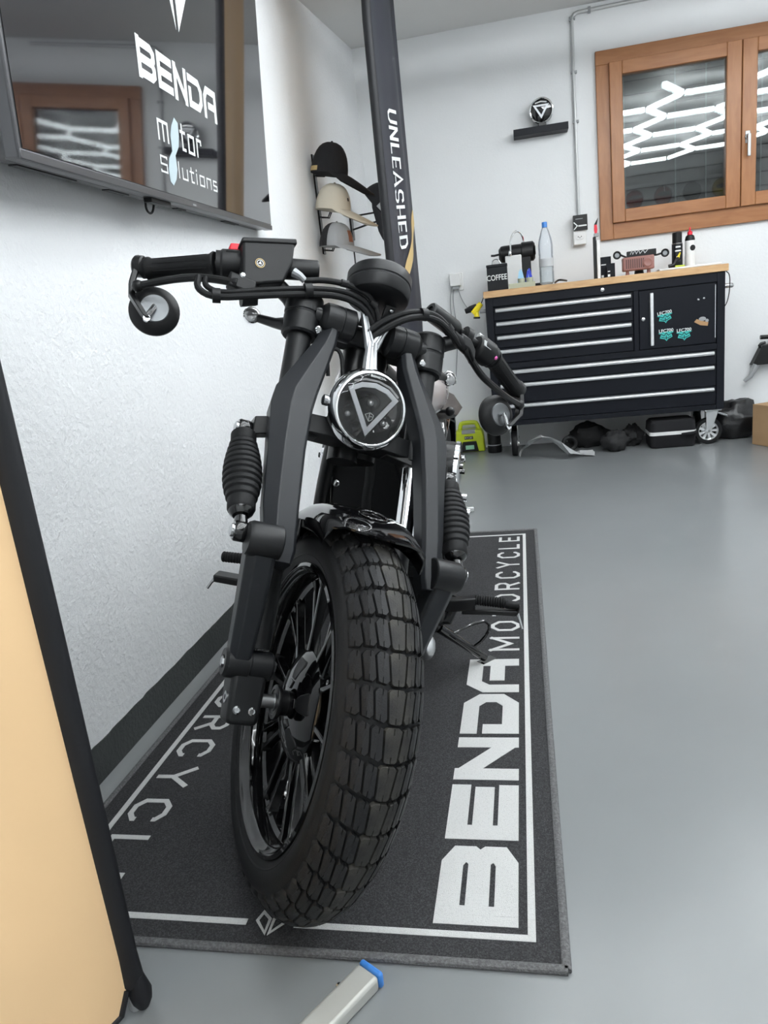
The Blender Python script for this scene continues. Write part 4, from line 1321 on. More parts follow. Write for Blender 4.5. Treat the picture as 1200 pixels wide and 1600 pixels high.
# toy radio shaped like a handlebar model
yq = 4.90
ra, rb = PY(973, 402, yq), PY(1023, 424, yq)
ux = Vector((1, 0, 0.0))
t = thing('model_radio', ((ra.x + rb.x) / 2, yq, TOP), 'dusty pink retro radio with a speaker grille, on two feet', 'radio')
zt4, zb4 = PY(998, 400, yq).z, PY(998, 422, yq).z
MB().bb(ra.x, rb.x, yq, yq + 0.06, zb4, zt4).build('case', 'radio_pink', t, 0.008)
for k in range(9):
    xx = ra.x + 0.018 + k * 0.0125
    MB().bb(xx, xx + 0.006, yq - 0.003, yq + 0.001, zb4 + 0.014, zt4 - 0.014).build('grille_bar', 'radio_dark', t)
MB().lathe((rb.x - 0.04, yq, (zt4 + zb4) / 2), (0, -1, 0), [(0, 0), (0.030, 0), (0.030, 0.006), (0.022, 0.010), (0.014, 0.006), (0, 0.006)], 24).build('dial', 'radio_pink', t)
for xx in (ra.x + 0.03, rb.x - 0.03):
    MB().cyl((xx, yq + 0.03, zb4 + 0.002), (xx, yq + 0.03, TOP + 0.0005), 0.010, 0.012, 12).build('foot', 'radio_pink', t)
yq2 = 4.99
t = thing('handlebar_model', (PY(998, 395, yq2).x, yq2, TOP), 'black model handlebar with two round mirrors behind the pink radio', 'model')
ca, cb = PY(964, 399, yq2), PY(1039, 395, yq2)
for c_ in (ca, cb):
    MB().ring_lathe(c_, (0, -1, 0), [(0.014, 0), (0.023, -0.004), (0.025, 0.004), (0.020, 0.010), (0.014, 0.008)], 24).build('mirror_ring', 'plastic_black', t)
    MB().lathe(c_, (0, -1, 0), [(0, 0.002), (0.0145, 0.002), (0.0145, 0.004), (0, 0.004)], 20).build('mirror_glass', 'mirror_silver', t)
da, db = PY(978, 402, yq2), PY(1026, 398, yq2)
MB().tube([ca + Vector((0.02, 0, 0)), da, db, cb - Vector((0.02, 0, 0))], 0.006, 8).build('bar', 'plastic_black', t)
pa, pb = PY(979, 391, yq2), PY(1025, 389, yq2)
MB().bb(pa.x, pb.x, yq2 - 0.012, yq2 + 0.012, da.z - 0.004, pb.z + 0.004).build('name_board', 'plastic_black', t, 0.003)
MB().strokes([[(0, 0), (0.4, 1), (0.6, 0), (1.2, 0.9), (1.5, 0), (2.1, 0.9), (2.4, 0), (3.2, 0.8), (3.6, 0), (4.4, 0.8)]], (pa.x + 0.02, yq2 - 0.0125, da.z + 0.012), (1, 0, 0), (0, 0, 1), 0.024, 0.004, (0, -0.0006, 0)).build('script', 'grey_metal', t)
MB().cyl((PY(998, 395, yq2).x, yq2, da.z), (PY(998, 395, yq2).x, yq2, TOP + 0.0005), 0.012, 0.03, 12).build('stand', 'plastic_black', t)

# flat silver tablet
fa = PZ(1012, 421, TOP)
m = MB().bb(PY(1028, 418, 4.85).x, PY(1124, 415, 4.85).x, 4.80, 4.90, TOP + 0.0005, TOP + 0.012)
tag(m.build('flat_case', 'white_plastic', bevel=0.003), 'thin pale flat case lying at the edge of the worktop', 'case')

# spray can
yq = 5.06
x = PY(1058, 390, yq).x
zt5 = PY(1058, 363, yq).z
t = thing('spray_can', (x, yq, TOP), 'black aerosol spray can with black cap and white print', 'spray can')
MB().lathe((x, yq, TOP + 0.0005), (0, 0, 1), [(0, 0), (0.030, 0), (0.032, 0.004), (0.032, 0.155), (0.028, 0.162), (0, 0.162)], 24).build('can', 'cabinet_tin', t)
MB().lathe((x, yq, TOP + 0.161), (0, 0, 1), [(0, 0), (0.029, 0), (0.029, zt5 - TOP - 0.165), (0.026, zt5 - TOP - 0.161), (0, zt5 - TOP - 0.161)], 24).build('cap', 'satin_black', t)
MB().ring_lathe((x, yq, TOP + 0.158), (0, 0, 1), [(0.0325, 0), (0.0335, 0.001), (0.0335, 0.003), (0.0325, 0.004)], 24).build('rim', 'steel', t)
for dz, w_ in ((0.135, 0.03), (0.112, 0.038), (0.075, 0.02)):
    MB().add([Vector((x + 0.0323 * math.sin(a), yq - 0.0323 * math.cos(a), TOP + dz + h_)) for h_ in (0, 0.008) for a in [w_ / 0.032 * (j / 6 - 0.5) for j in range(7)]], [(j, j + 1, j + 8, j + 7) for j in range(6)]).build('print', 'decal_white', t)
# red capped bottle
x = PY(1078, 390, yq).x
zt6 = PY(1078, 355, yq).z - TOP
t = thing('polish_bottle', (x, yq, TOP), 'white labelled dark polish bottle with pointed red cap', 'bottle')
MB().lathe((x, yq, TOP + 0.0005), (0, 0, 1), [(0, 0), (0.028, 0), (0.029, 0.004), (0.029, zt6 * 0.72), (0.024, zt6 * 0.79), (0.014, zt6 * 0.82), (0, zt6 * 0.82)], 24).build('body', 'plastic_black', t)
MB().ring_lathe((x, yq, TOP), (0, 0, 1), [(0.0293, 0.012), (0.0297, 0.012), (0.0297, zt6 * 0.68), (0.0293, zt6 * 0.68)], 24).build('label', 'white_plastic', t)
MB().prism([(0.016 * math.cos(k * 0.7), 0.018 * math.sin(k * 0.7)) for k in range(9)], (x + 0.010, yq - 0.0288, TOP + zt6 * 0.5), (1, 0, 0), (0, 0, 1), (0, -0.0018, 0)).build('print', 'plastic_black', t)
MB().lathe((x, yq, TOP + zt6 * 0.815), (0, 0, 1), [(0, 0), (0.015, 0), (0.015, zt6 * 0.07), (0.006, zt6 * 0.10), (0.004, zt6 * 0.185), (0, zt6 * 0.185)], 16).build('cap', 'red_plastic', t)
# small black tool with yellow tip
x = PY(1050, 408, 4.99).x
t = thing('mini_tool', (x, 5.0, TOP + 0.012), 'small black hand tool with yellow grip and orange tip by spray can', 'tool')
zt7 = TOP + 0.0125
MB().tube([(x - 0.02, 4.99, zt7 + 0.013), (x + 0.01, 4.99, zt7 + 0.02), (x + 0.03, 4.995, zt7 + 0.05), (x + 0.04, 5.0, zt7 + 0.065)], [0.013, 0.012, 0.012, 0.006], 8).build('body', 'plastic_black', t)
MB().tube([(x + 0.035, 5.0, zt7 + 0.055), (x + 0.05, 5.0, zt7 + 0.09)], [0.009, 0.004], 8).build('tip', 'yellow_plastic', t)
MB().tube([(x + 0.015, 4.97, zt7 + 0.008), (x + 0.07, 4.97, zt7 + 0.008)], 0.007, 8).build('grip', 'lime_plastic', t)

# yellow tool hanging at the left side of the chest
yq = 4.86
t = thing('cordless_tool', (PY(745, 487, yq).x, yq, PY(745, 497, yq).z), 'yellow and black hand tool hanging at side of tool chest', 'tool')
g = lambda x, y, dy=0: PY(x, y, yq + dy)
MB().tube([g(727, 487), g(736, 483), g(745, 478)], [0.016, 0.022, 0.016], 10).build('head', 'plastic_black', t)
MB().tube([g(738, 489), g(745, 482), g(752, 474)], [0.020, 0.024, 0.016], 10).build('body', 'yellow_plastic', t)
MB().tube([g(744, 484), g(745, 496)], [0.014, 0.018], 10).build('grip', 'yellow_plastic', t)
MB().tube([g(745, 495), g(745, 498)], 0.022, 10).build('battery', 'plastic_black', t)
MB().tube([g(750, 487), g(760, 486)], 0.012, 10).build('hook_arm', 'grey_plastic', t)
MB().tube([g(752, 474), g(755, 466), g(758, 460)], 0.003, 6, smooth=1).build('cord', 'plastic_black', t)

# ------------------------------------------------------------------ on the floor under and beside the chest
# lime inflator
yq = 5.16
a, b = PY(706, 700, yq), PY(756, 660, yq)
xl, xr = PY(709, 690, yq).x, PY(757, 690, yq).x
zt8 = PY(735, 660, yq).z
t = thing('inflator', ((xl + xr) / 2, yq, 0), 'lime green portable inflator with carry handle on the floor', 'compressor')
W_ = xr - xl
MB().prism([(0, 0.0), (W_, 0.0), (W_ * 0.98, zt8 * 0.55), (W_ * 0.92, zt8 * 0.72), (W_ * 0.08, zt8 * 0.72), (W_ * 0.02, zt8 * 0.5)], (xl, yq, 0.001), (1, 0, 0), (0, 0, 1), (0, 0.12, 0)).build('case', 'lime_plastic', t, 0.008)
MB().tube([(xl + W_ * 0.2, yq + 0.06, zt8 * 0.68), (xl + W_ * 0.25, yq + 0.06, zt8 * 0.93), (xl + W_ * 0.33, yq + 0.06, zt8 * 0.96), (xl + W_ * 0.68, yq + 0.06, zt8 * 0.96), (xl + W_ * 0.77, yq + 0.06, zt8 * 0.93), (xl + W_ * 0.84, yq + 0.06, zt8 * 0.68)], 0.016, 10, smooth=1).build('carry_handle', 'lime_plastic', t)
MB().bb(xl + W_ * 0.28, xl + W_ * 0.72, yq - 0.004, yq + 0.06, zt8 * 0.62, zt8 * 0.74).build('deck', 'grey_plastic', t, 0.004)
MB().prism([(W_ * 0.24, 0.004), (W_ * 0.80, 0.004), (W_ * 0.74, zt8 * 0.36), (W_ * 0.30, zt8 * 0.36)], (xl, yq - 0.006, 0.001), (1, 0, 0), (0, 0, 1), (0, 0.01, 0)).build('front_panel', 'plastic_black', t, 0.003)
MB().bb(xl + W_ * 0.38, xl + W_ * 0.66, yq - 0.010, yq - 0.005, zt8 * 0.10, zt8 * 0.24).build('display', 'lcd_green', t, 0.002)
MB().bb(xl + W_ * 0.36, xl + W_ * 0.64, yq - 0.005, yq + 0.004, zt8 * 0.44, zt8 * 0.54).build('name_plate', 'plastic_black', t, 0.002)
MB().text('RYOBI', (xl + W_ * 0.5, yq - 0.0054, zt8 * 0.46), (1, 0, 0), (0, 0, 1), zt8 * 0.09, (0, 0, 0)).build('lettering', 'white_plastic', t)
MB().tube([(xl, yq + 0.03, zt8 * 0.5), (xl - 0.03, yq + 0.03, zt8 * 0.55), (xl - 0.03, yq + 0.03, zt8 * 0.75), (xl + 0.01, yq + 0.03, zt8 * 0.72)], 0.012, 8, smooth=1).build('hose', 'plastic_black', t)

# black canister between inflator and caster
q_ = PZ(785, 712)
q_ = q_ + Vector((-0.035, 0.10, 0))
t = thing('canister', (q_.x - 0.02, q_.y + 0.06, 0), 'dark cylindrical canister standing beside left chest caster', 'canister')
MB().lathe((q_.x - 0.02, q_.y + 0.06, 0.0005), (0, 0, 1), [(0, 0), (0.048, 0), (0.05, 0.006), (0.05, 0.05), (0.046, 0.054), (0.046, 0.19), (0.03, 0.2), (0, 0.2)], 22).build('body', 'plastic_black', t)
MB().ring_lathe((q_.x - 0.02, q_.y + 0.06, 0.052), (0, 0, 1), [(0.047, 0), (0.0515, 0), (0.0515, 0.006), (0.047, 0.006)], 22).build('band', 'grey_plastic', t)

# crumpled clear plastic wrap
t = MB()
rows = []
path = [PZ(812, 714, 0.004), PZ(816, 706, 0.02), PY(826, 689, 4.72), PY(845, 680, 4.72), PY(862, 682, 4.70), PY(876, 692, 4.68), PY(890, 703, 4.66), PZ(908, 711, 0.006), PZ(930, 711, 0.004)]
path = [Vector((q.x, q.y, max(q.z, 0.006))) for q in path]
for i, q in enumerate(path):
    row = []
    for j in range(9):
        s_ = j / 8
        row.append(q + Vector((0.012 * noise.noise(Vector((i * 1.3, j * 1.7, 0))), s_ * 0.16 - 0.03, max(-q.z + 0.005, 0.03 * noise.noise(Vector((i * 0.9, j * 1.1, 5))) - 0.05 * s_ * (q.z > 0.03)))))
    rows.append(row)
t.add([q for r in rows for q in r], [(i * 9 + j, i * 9 + j + 1, (i + 1) * 9 + j + 1, (i + 1) * 9 + j) for i in range(8) for j in range(8)])
tag(t.build('plastic_wrap', 'film_plastic', angle=25), 'crumpled clear plastic wrap arching on floor under tool chest', 'wrap')

# black bags under the chest
for x, y, d, sd_, lab in ((PZ(996, 706).x, 4.98, (0.07, 0.07, 0.075), 3, 'lumpy black bag under the chest beside the zipped case'), (PZ(962, 706).x, 4.83, (0.085, 0.055, 0.072), 5, 'crumpled black bag under middle of the tool chest'), (PZ(915, 702).x + 0.02, 5.05, (0.13, 0.08, 0.09), 8, 'black bundle behind the clear plastic wrap')):
    tag(MB().lump((x, y, d[2] * 0.82 + 0.001), d, sd_, 0.35, 2.2, 24, 14).build('black_bag', 'cloth_bag', angle=50), lab, 'bag')
# rolled hose ring
t = MB().torus((PZ(888, 700).x, 4.885, 0.060), (0.3, -1, 0.1), 0.042, 0.014, 24, 10)
tag(t.build('hose_coil', 'plastic_black'), 'small black coiled hose under the tool chest', 'hose')

# zipped case
cl, cr_ = PZ(1017, 703), PZ(1088, 700)
yq = 4.79
xl, xr = PY(1016, 690, yq).x, PY(1089, 690, yq).x
zt9 = PY(1052, 657, yq).z
t = thing('zipped_case', ((xl + xr) / 2, yq, 0), 'black hard case with white zip band under tool chest', 'case')


def rrect(x0, x1, y0, y1, z, r):
    out = []
    for cx_, cy_, a0 in ((x1 - r, y1 - r, 0), (x0 + r, y1 - r, 90), (x0 + r, y0 + r, 180), (x1 - r, y0 + r, 270)):
        for k in range(5):
            a = math.radians(a0 + 22.5 * k)
            out.append(Vector((cx_ + r * math.cos(a), cy_ + r * math.sin(a), z)))
    return out


zz_ = zt9 * 0.48
MB().loft([rrect(xl + 0.012, xr - 0.012, yq + 0.012, yq + 0.20, 0.001, 0.03), rrect(xl + 0.004, xr - 0.004, yq + 0.004, yq + 0.21, 0.012, 0.03), rrect(xl, xr, yq, yq + 0.214, zz_, 0.03)]).build('base', 'fabric_black', t)
MB().loft([rrect(xl, xr, yq, yq + 0.214, zz_ + 0.022, 0.03), rrect(xl + 0.004, xr - 0.004, yq + 0.004, yq + 0.21, zt9 - 0.016, 0.03), rrect(xl + 0.016, xr - 0.016, yq + 0.016, yq + 0.19, zt9, 0.03)]).build('lid', 'fabric_black', t)
MB().loft([rrect(xl - 0.002, xr + 0.002, yq - 0.002, yq + 0.216, z, 0.031) for z in (zz_ + 0.0002, zz_ + 0.0218)]).build('zip_band', 'white_plastic', t)
MB().tube([(xl + 0.19, yq - 0.006, zz_ + 0.0), (xl + 0.21, yq - 0.02, zz_ + 0.004), (xr - 0.02, yq - 0.02, zz_ + 0.008), (xr - 0.004, yq - 0.006, zz_ + 0.012)], 0.009, 8).build('handle', 'fabric_black', t)

# big shiny black bag right of the chest
c_ = Vector(((PZ(1130, 690).x + PZ(1172, 690).x) / 2 + 0.03, 5.0, 0.13))
t = MB().lump((c_.x, 5.02, 0.105), (0.17, 0.12, 0.128), 11, 0.22, 2.6, 28, 16)
tag(t.build('bin_bag', 'bag_black', angle=60), 'shiny black plastic sack between tool chest and cardboard box', 'bag')
# cardboard box
k0 = PZ(1175, 694)
t = thing('cardboard_box', (k0.x + 0.2, k0.y + 0.1, 0), 'brown cardboard box on the floor by the wall', 'box')
hb_ = PY(1175, 633, k0.y).z
ang = math.radians(-25)
ux, uy = Vector((math.cos(ang), math.sin(ang), 0)), Vector((-math.sin(ang), math.cos(ang), 0))
ux = Vector((0.42, -0.91, 0)).normalized()
uy = Vector((0.91, 0.42, 0)).normalized()
MB().prism([(0, 0), (0.40, 0), (0.40, 0.30), (0, 0.30)], Vector((k0.x, k0.y, 0.001)), ux, uy, (0, 0, hb_)).build('carton', 'cardboard', t, 0.002)
MB().prism([(-0.001, 0.0), (0.401, 0.0), (0.401, 0.146), (-0.001, 0.146)], Vector((k0.x, k0.y, hb_ + 0.0015)), ux, uy, (0, 0, 0.003)).build('flap', 'cardboard', t)
MB().prism([(-0.001, 0.154), (0.401, 0.154), (0.401, 0.30), (-0.001, 0.30)], Vector((k0.x, k0.y, hb_ + 0.0015)), ux, uy, (0, 0, 0.003)).build('flap', 'cardboard', t)

# helmets on a shelf on the wall behind the camera (seen as reflections in the window)
hz_ = 2.20
tag(MB().bb(1.35, RX - 0.05, FY, FY + 0.30, hz_ - 0.03, hz_).build('helmet_shelf', 'satin_black'), 'long black helmet shelf on the wall facing the window', 'shelf')
for i in range(4):
    x = 1.75 + i * 0.40
    lab = ['dark red helmet at the free end of the helmet shelf', 'dark red helmet with pale stripe on helmet shelf', 'black helmet on shelf between red and yellow helmets', 'yellow helmet on the helmet shelf next to the wall'][i]
    t = thing('helmet', (x, FY + 0.15, hz_), lab, 'helmet', 'helmets on the shelf')
    mm = ['helmet_red', 'helmet_red', 'gloss_black', 'helmet_yellow'][i]
    MB().ball((x, FY + 0.15, hz_ + 0.136), 0.135, 24, 16, (0.95, 1.05, 1.0)).build('shell', mm, t)
    MB().ball((x, FY + 0.205, hz_ + 0.145), 0.10, 20, 12, (1.05, 1.0, 0.55)).build('visor', 'gloss_black', t)
    if i == 1:
        MB().torus((x, FY + 0.15, hz_ + 0.146), (1, 0, 0), 0.138, 0.006, 32, 6).build('stripe', 'decal_white', t)

# ------------------------------------------------------------------ motorcycle
TH_, PH_, EP_ = 0.53138289, 0.40013761, 0.35979277     # steering turn, front lean, fork rake
RW = 0.33853
vf = Vector((math.sin(TH_), -math.cos(TH_), 0))
va0 = Vector((math.cos(TH_), math.sin(TH_), 0))
vu = math.cos(PH_) * Vector((0, 0, 1)) + math.sin(PH_) * va0
va = math.cos(PH_) * va0 - math.sin(PH_) * Vector((0, 0, 1))
WC = Vector((-0.50996619, 1.02722561, MT - 0.001)) + vu * RW
vs_ = math.cos(EP_) * vu - math.sin(EP_) * vf
vn = math.cos(EP_) * vf + math.sin(EP_) * vu
FM = frame_matrix(WC, va, vs_, vn)         # (across, up the fork, forward)
WM = frame_matrix(WC, va, vf, vu)          # (across, forward, up) of the wheel
t9 = math.radians(9)
GM = frame_matrix((-0.446, 0, 0), (math.cos(t9), 0, -math.sin(t9)), (0, 1, 0), (math.sin(t9), 0, math.cos(t9)))   # leaning chassis

bk = thing('motorcycle', (-0.446, 1.75, MT), 'matte black bobber motorcycle parked on the charcoal mat, front wheel turned', 'motorcycle')
F = lambda: MB(FM)
Wf = lambda: MB(WM)
Gf = lambda: MB(GM)

# ---- front wheel
m = Wf()
AX = (1, 0, 0)
O = (0, 0, 0)
half = [(0.243, -0.050), (0.2475, -0.056), (0.2460, -0.0605), (0.2400, -0.0620), (0.2370, -0.0590), (0.2355, -0.0520), (0.2300, -0.0490), (0.2275, -0.0440), (0.2265, -0.0200), (0.2190, -0.0150)]
m.ring_lathe(O, AX, half + [(r, -h) for r, h in reversed(half)] + [(0.236, 0.03), (0.236, -0.03)], 96)
fw_ = m.build('front_wheel', 'gloss_black', bk, angle=50)
prof = [(0.242, -0.050), (0.248, -0.058), (0.262, -0.0645), (0.276, -0.0668), (0.285, -0.0660), (0.2895, -0.0640), (0.2925, -0.0610), (0.3073, -0.0480), (0.3213, -0.0320), (0.3294, -0.0140), (0.3310, 0)]
prof = prof + [(r, -h) for r, h in reversed(prof[:-1])]
prof += [(0.238, 0.03), (0.238, -0.03)]
Wf().ring_lathe(O, AX, prof, 120).build('tyre', 'rubber', fw_, angle=60)
Wf().ring_lathe(O, AX, [(0.2575, -0.0625), (0.2600, -0.0645), (0.2615, -0.0642), (0.2600, -0.062)], 90).build('tyre_bead_line', 'rubber', fw_)


def crown(al):
    return RW - 0.0385 * (abs(al) / 0.060) ** 2.2


NROW = 42
step = 2 * math.pi / NROW
bounds = [-0.0605, -0.0455, -0.0300, -0.0125, 0.0125, 0.0300, 0.0455, 0.0605]
offs = [0.10, 0.05, -0.02, -0.04, -0.02, 0.05, 0.10]
for k in range(7):
    a0, a1 = bounds[k] + 0.0014, bounds[k + 1] - 0.0014
    sl = 0.0015                                  # longitudinal grooves lean towards the centre line
    s0 = sl if k < 4 else -sl
    s1 = sl if k < 3 else -sl
    if k == 0:
        s0 = 0
    if k == 6:
        s1 = 0
    q0, q1 = -0.447, 0.447
    c = 0.13
    if k == 3:
        pl = [(a0 + s0, q0 + 0.03), (a0 + s0 + 0.003, q0 - 0.02), (a1 + s1 - 0.003, q0 - 0.02), (a1 + s1, q0 + 0.03), (a1 - s1, q1 - 0.08), (a1 - s1 - 0.004, q1), (a0 - s0 + 0.004, q1), (a0 - s0, q1 - 0.08)]
    elif k < 3:
        pl = [(a0 + s0, q0 + 0.06), (a1 + s1 - 0.004, q0 - 0.02), (a1 + s1, q0 + 0.09), (a1 - s1, q1 - 0.06), (a0 - s0 + 0.004, q1 + 0.02), (a0 - s0, q1 - 0.09)]
    else:
        pl = [(a1 + s1, q0 + 0.06), (a0 + s0 + 0.004, q0 - 0.02), (a0 + s0, q0 + 0.09), (a0 - s0, q1 - 0.06), (a1 - s1 - 0.004, q1 + 0.02), (a1 - s1, q1 - 0.09)]
    full = []
    xm = sum(q[0] for q in pl) / len(pl)
    for i, (pa, pb) in enumerate(zip(pl, pl[1:] + pl[:1])):
        full.append(pa)
        if abs(pb[0] - pa[0]) > 0.006 and abs(pa[1] - pb[1]) < 0.3:      # sipe cut into the middle of each cross edge
            sx = (pa[0] + pb[0]) / 2
            sy = (pa[1] + pb[1]) / 2
            dx = 0.00055 if pb[0] > pa[0] else -0.00055
            dp = 0.17 if sy < 0 else -0.17
            full += [(sx - dx, sy), (sx - dx, sy + dp), (sx + dx, sy + dp), (sx + dx, sy)]
    pl = full
    m = MB()
    n_ = len(pl)
    top, low = [], []
    ctr = (sum(q[0] for q in pl) / n_, sum(q[1] for q in pl) / n_)
    mid = []
    for al, q in pl:
        for lst, dr, sh in ((top, 0.0, 0.97), (mid, -0.0008, 1.0), (low, -0.0105, 1.03)):
            al2, q2 = ctr[0] + (al - ctr[0]) * sh, (ctr[1] + (q - ctr[1]) * sh + offs[k]) * step
            r = crown(al2) + dr
            lst.append(Vector((al2 + (0.0), math.cos(q2) * r, math.sin(q2) * r)))
    qc = (ctr[1] + offs[k]) * step
    rc = crown(ctr[0]) + 0.0001
    cv = Vector((ctr[0], math.cos(qc) * rc, math.sin(qc) * rc))
    vs = top + mid + low + [cv]
    fs = [(i, (i + 1) % n_, 3 * n_) for i in range(n_)] + [(n_ + i, n_ + (i + 1) % n_, (i + 1) % n_, i) for i in range(n_)] + [(2 * n_ + i, 2 * n_ + (i + 1) % n_, n_ + (i + 1) % n_, n_ + i) for i in range(n_)]
    m.add(vs, fs)
    me = m.mesh('tread_block', 'tread_worn' if k in (3, 4) else 'tread_rubber', angle=40)
    rotM = WM.to_3x3()
    for r in range(NROW):
        ob = bpy.data.objects.new('tread_block', me)
        COL.objects.link(ob)
        ob.parent = fw_
        ob.matrix_local = Matrix.Translation(-BASE[bk.name]) @ WM @ Matrix.Rotation(r * step, 4, 'X')
# hub, spokes
m = Wf()
m.lathe(O, AX, [(0, -0.045), (0.026, -0.045), (0.030, -0.040), (0.033, -0.012), (0.060, -0.006), (0.062, 0.012), (0.034, 0.018), (0.030, 0.040), (0, 0.045)], 32)
m.build('hub', 'gloss_black', fw_)
Wf().lathe((-0.048, 0, 0), (-1, 0, 0), [(0, 0), (0.022, 0), (0.022, 0.016), (0.029, 0.017), (0.030, 0.020), (0.029, 0.024), (0.022, 0.025), (0.021, 0.0235), (0.016, 0.0235), (0.015, 0.025), (0, 0.025)], 36).build('hub_seal', 'satin_black', fw_)
Wf().cyl((-0.070, 0, 0), (-0.105, 0, 0), 0.0118, seg=20).build('axle', 'aluminium', fw_)
Wf().cyl((0.04, 0, 0), (0.105, 0, 0), 0.0105, seg=20).build('axle', 'steel', fw_)
for k in range(10):
    a = 2 * math.pi * k / 10 + 0.1
    for s_ in (-1, 1):
        a2 = a + s_ * 0.085
        p0 = Vector((-0.012 + 0.006 * s_, 0.052 * math.cos(a), 0.052 * math.sin(a)))
        p1 = Vector((-0.012, 0.224 * math.cos(a2), 0.224 * math.sin(a2)))
        rd = (p1 - p0).normalized()
        tg = rd.cross(Vector((1, 0, 0))).normalized()
        axn = Vector((1, 0, 0))
        mm = Wf()
        mm.loft([[P + tg * w_ * i + axn * t_ * j for i, j in ((-1, -1), (1, -1), (1, 1), (-1, 1))] for P, w_, t_ in ((p0, 0.0065, 0.010), (p0.lerp(p1, 0.5), 0.0042, 0.008), (p0.lerp(p1, 0.93), 0.0048, 0.009), (p1, 0.009, 0.012))])
        mm.build('spoke', 'gloss_black', fw_, 0.0015)
# glossy hub cover with five windows
Wf().lathe((0, 0, 0), (-1, 0, 0), [(0.0, 0.020), (0.094, 0.020), (0.096, 0.024), (0.090, 0.030), (0.060, 0.043), (0.026, 0.050), (0.0, 0.050)], 48).build('hub_cover', 'gloss_black', fw_, angle=50)
for k in range(5):
    a = 2 * math.pi * k / 5 + 0.42
    d = Vector((0, math.cos(a), math.sin(a)))
    tt = Vector((0, -math.sin(a), math.cos(a)))
    Wf().loft([[d * rr + tt * (ww * i) + Vector((-h - dh, 0, 0)) for i, dh in ((-1, -0.004), (-1, 0.0012), (1, 0.0012), (1, -0.004))] for rr, ww, h in ((0.044, 0.009, 0.0465), (0.056, 0.015, 0.0435), (0.074, 0.019, 0.0372), (0.080, 0.017, 0.0346))]).build('hub_window', 'plastic_black', fw_, 0.002)
    Wf().loft([[d * rr + tt * (ww * i) + Vector((-h - dh, 0, 0)) for i, dh in ((-1, -0.004), (-1, 0.0022), (1, 0.0022), (1, -0.004))] for rr, ww, h in ((0.028, 0.005, 0.0498), (0.042, 0.008, 0.0470))]).build('hub_rib', 'gloss_black', fw_, 0.001)
Wf().ring_lathe((0.055, 0, 0), AX, [(0.098, -0.0025), (0.150, -0.0025), (0.150, 0.0025), (0.098, 0.0025)], 64).build('brake_disc', 'steel', fw_)
Wf().lathe((0.042, 0, 0), AX, [(0.03, 0), (0.100, 0.010), (0.100, 0.014), (0.03, 0.01)], 40).build('disc_carrier', 'satin_black', fw_)

# ---- front fender
m = Wf()
rows = []
cross = [(-0.083, 0.306), (-0.0815, 0.325), (-0.077, 0.340), (-0.064, 0.351), (-0.040, 0.3575), (0, 0.3600), (0.040, 0.3575), (0.064, 0.351), (0.077, 0.340), (0.0815, 0.325), (0.083, 0.306)]
NA = 26
for i in range(NA + 1):
    tdeg = 68 + (158 - 68) * i / NA
    row = []
    for al, r in cross:
        lip = 69.5 + (9.0 if al < 0 else 1.5) * (abs(al) / 0.083) ** 2
        a = math.radians(lip + (158 - lip) * i / NA)
        row.append(Vector((al, math.cos(a) * r, math.sin(a) * r)))
    rows.append(row)
nC = len(cross)
outer = [q for r in rows for q in r]
inner = [Vector((q.x * 0.968, q.y * 0.9905, q.z * 0.9905)) for q in outer]
fs = []
n_ = len(outer)
for i in range(NA):
    for j in range(nC - 1):
        a = i * nC + j
        fs.append((a, a + 1, a + nC + 1, a + nC))
        fs.append((n_ + a, n_ + a + nC, n_ + a + nC + 1, n_ + a + 1))
bd = list(range(nC)) + [i * nC + nC - 1 for i in range(1, NA + 1)] + [NA * nC + j for j in range(nC - 2, -1, -1)] + [i * nC for i in range(NA - 1, 0, -1)]
for i in range(len(bd)):
    a, b = bd[i], bd[(i + 1) % len(bd)]
    fs.append((a, b, n_ + b, n_ + a))
m.add(outer + inner, fs)
fe = m.build('front_fender', 'gloss_black', bk, angle=50)
ea = math.radians(84)
ec = Vector((0.0, math.cos(ea) * 0.3602, math.sin(ea) * 0.3602))
er = Vector((0, math.cos(ea), math.sin(ea)))
Wf().torus(ec, er, 0.024, 0.0018, 28, 8).build('fender_badge', 'gloss_black', fe)
for sg in (-1, 1):
    F().loft([[Vector((sg * al, s0, n0)) for al, s0, n0 in sec] for sec in (((0.081, 0.320, 0.03), (0.088, 0.320, 0.03), (0.088, 0.320, -0.03), (0.081, 0.320, -0.03)), ((0.083, 0.285, 0.04), (0.092, 0.285, 0.04), (0.092, 0.285, -0.03), (0.083, 0.285, -0.03)), ((0.088, 0.25, 0.02), (0.100, 0.25, 0.02), (0.100, 0.25, -0.02), (0.088, 0.25, -0.02)))]).build('fender_bracket', 'satin_black', fe, 0.003)

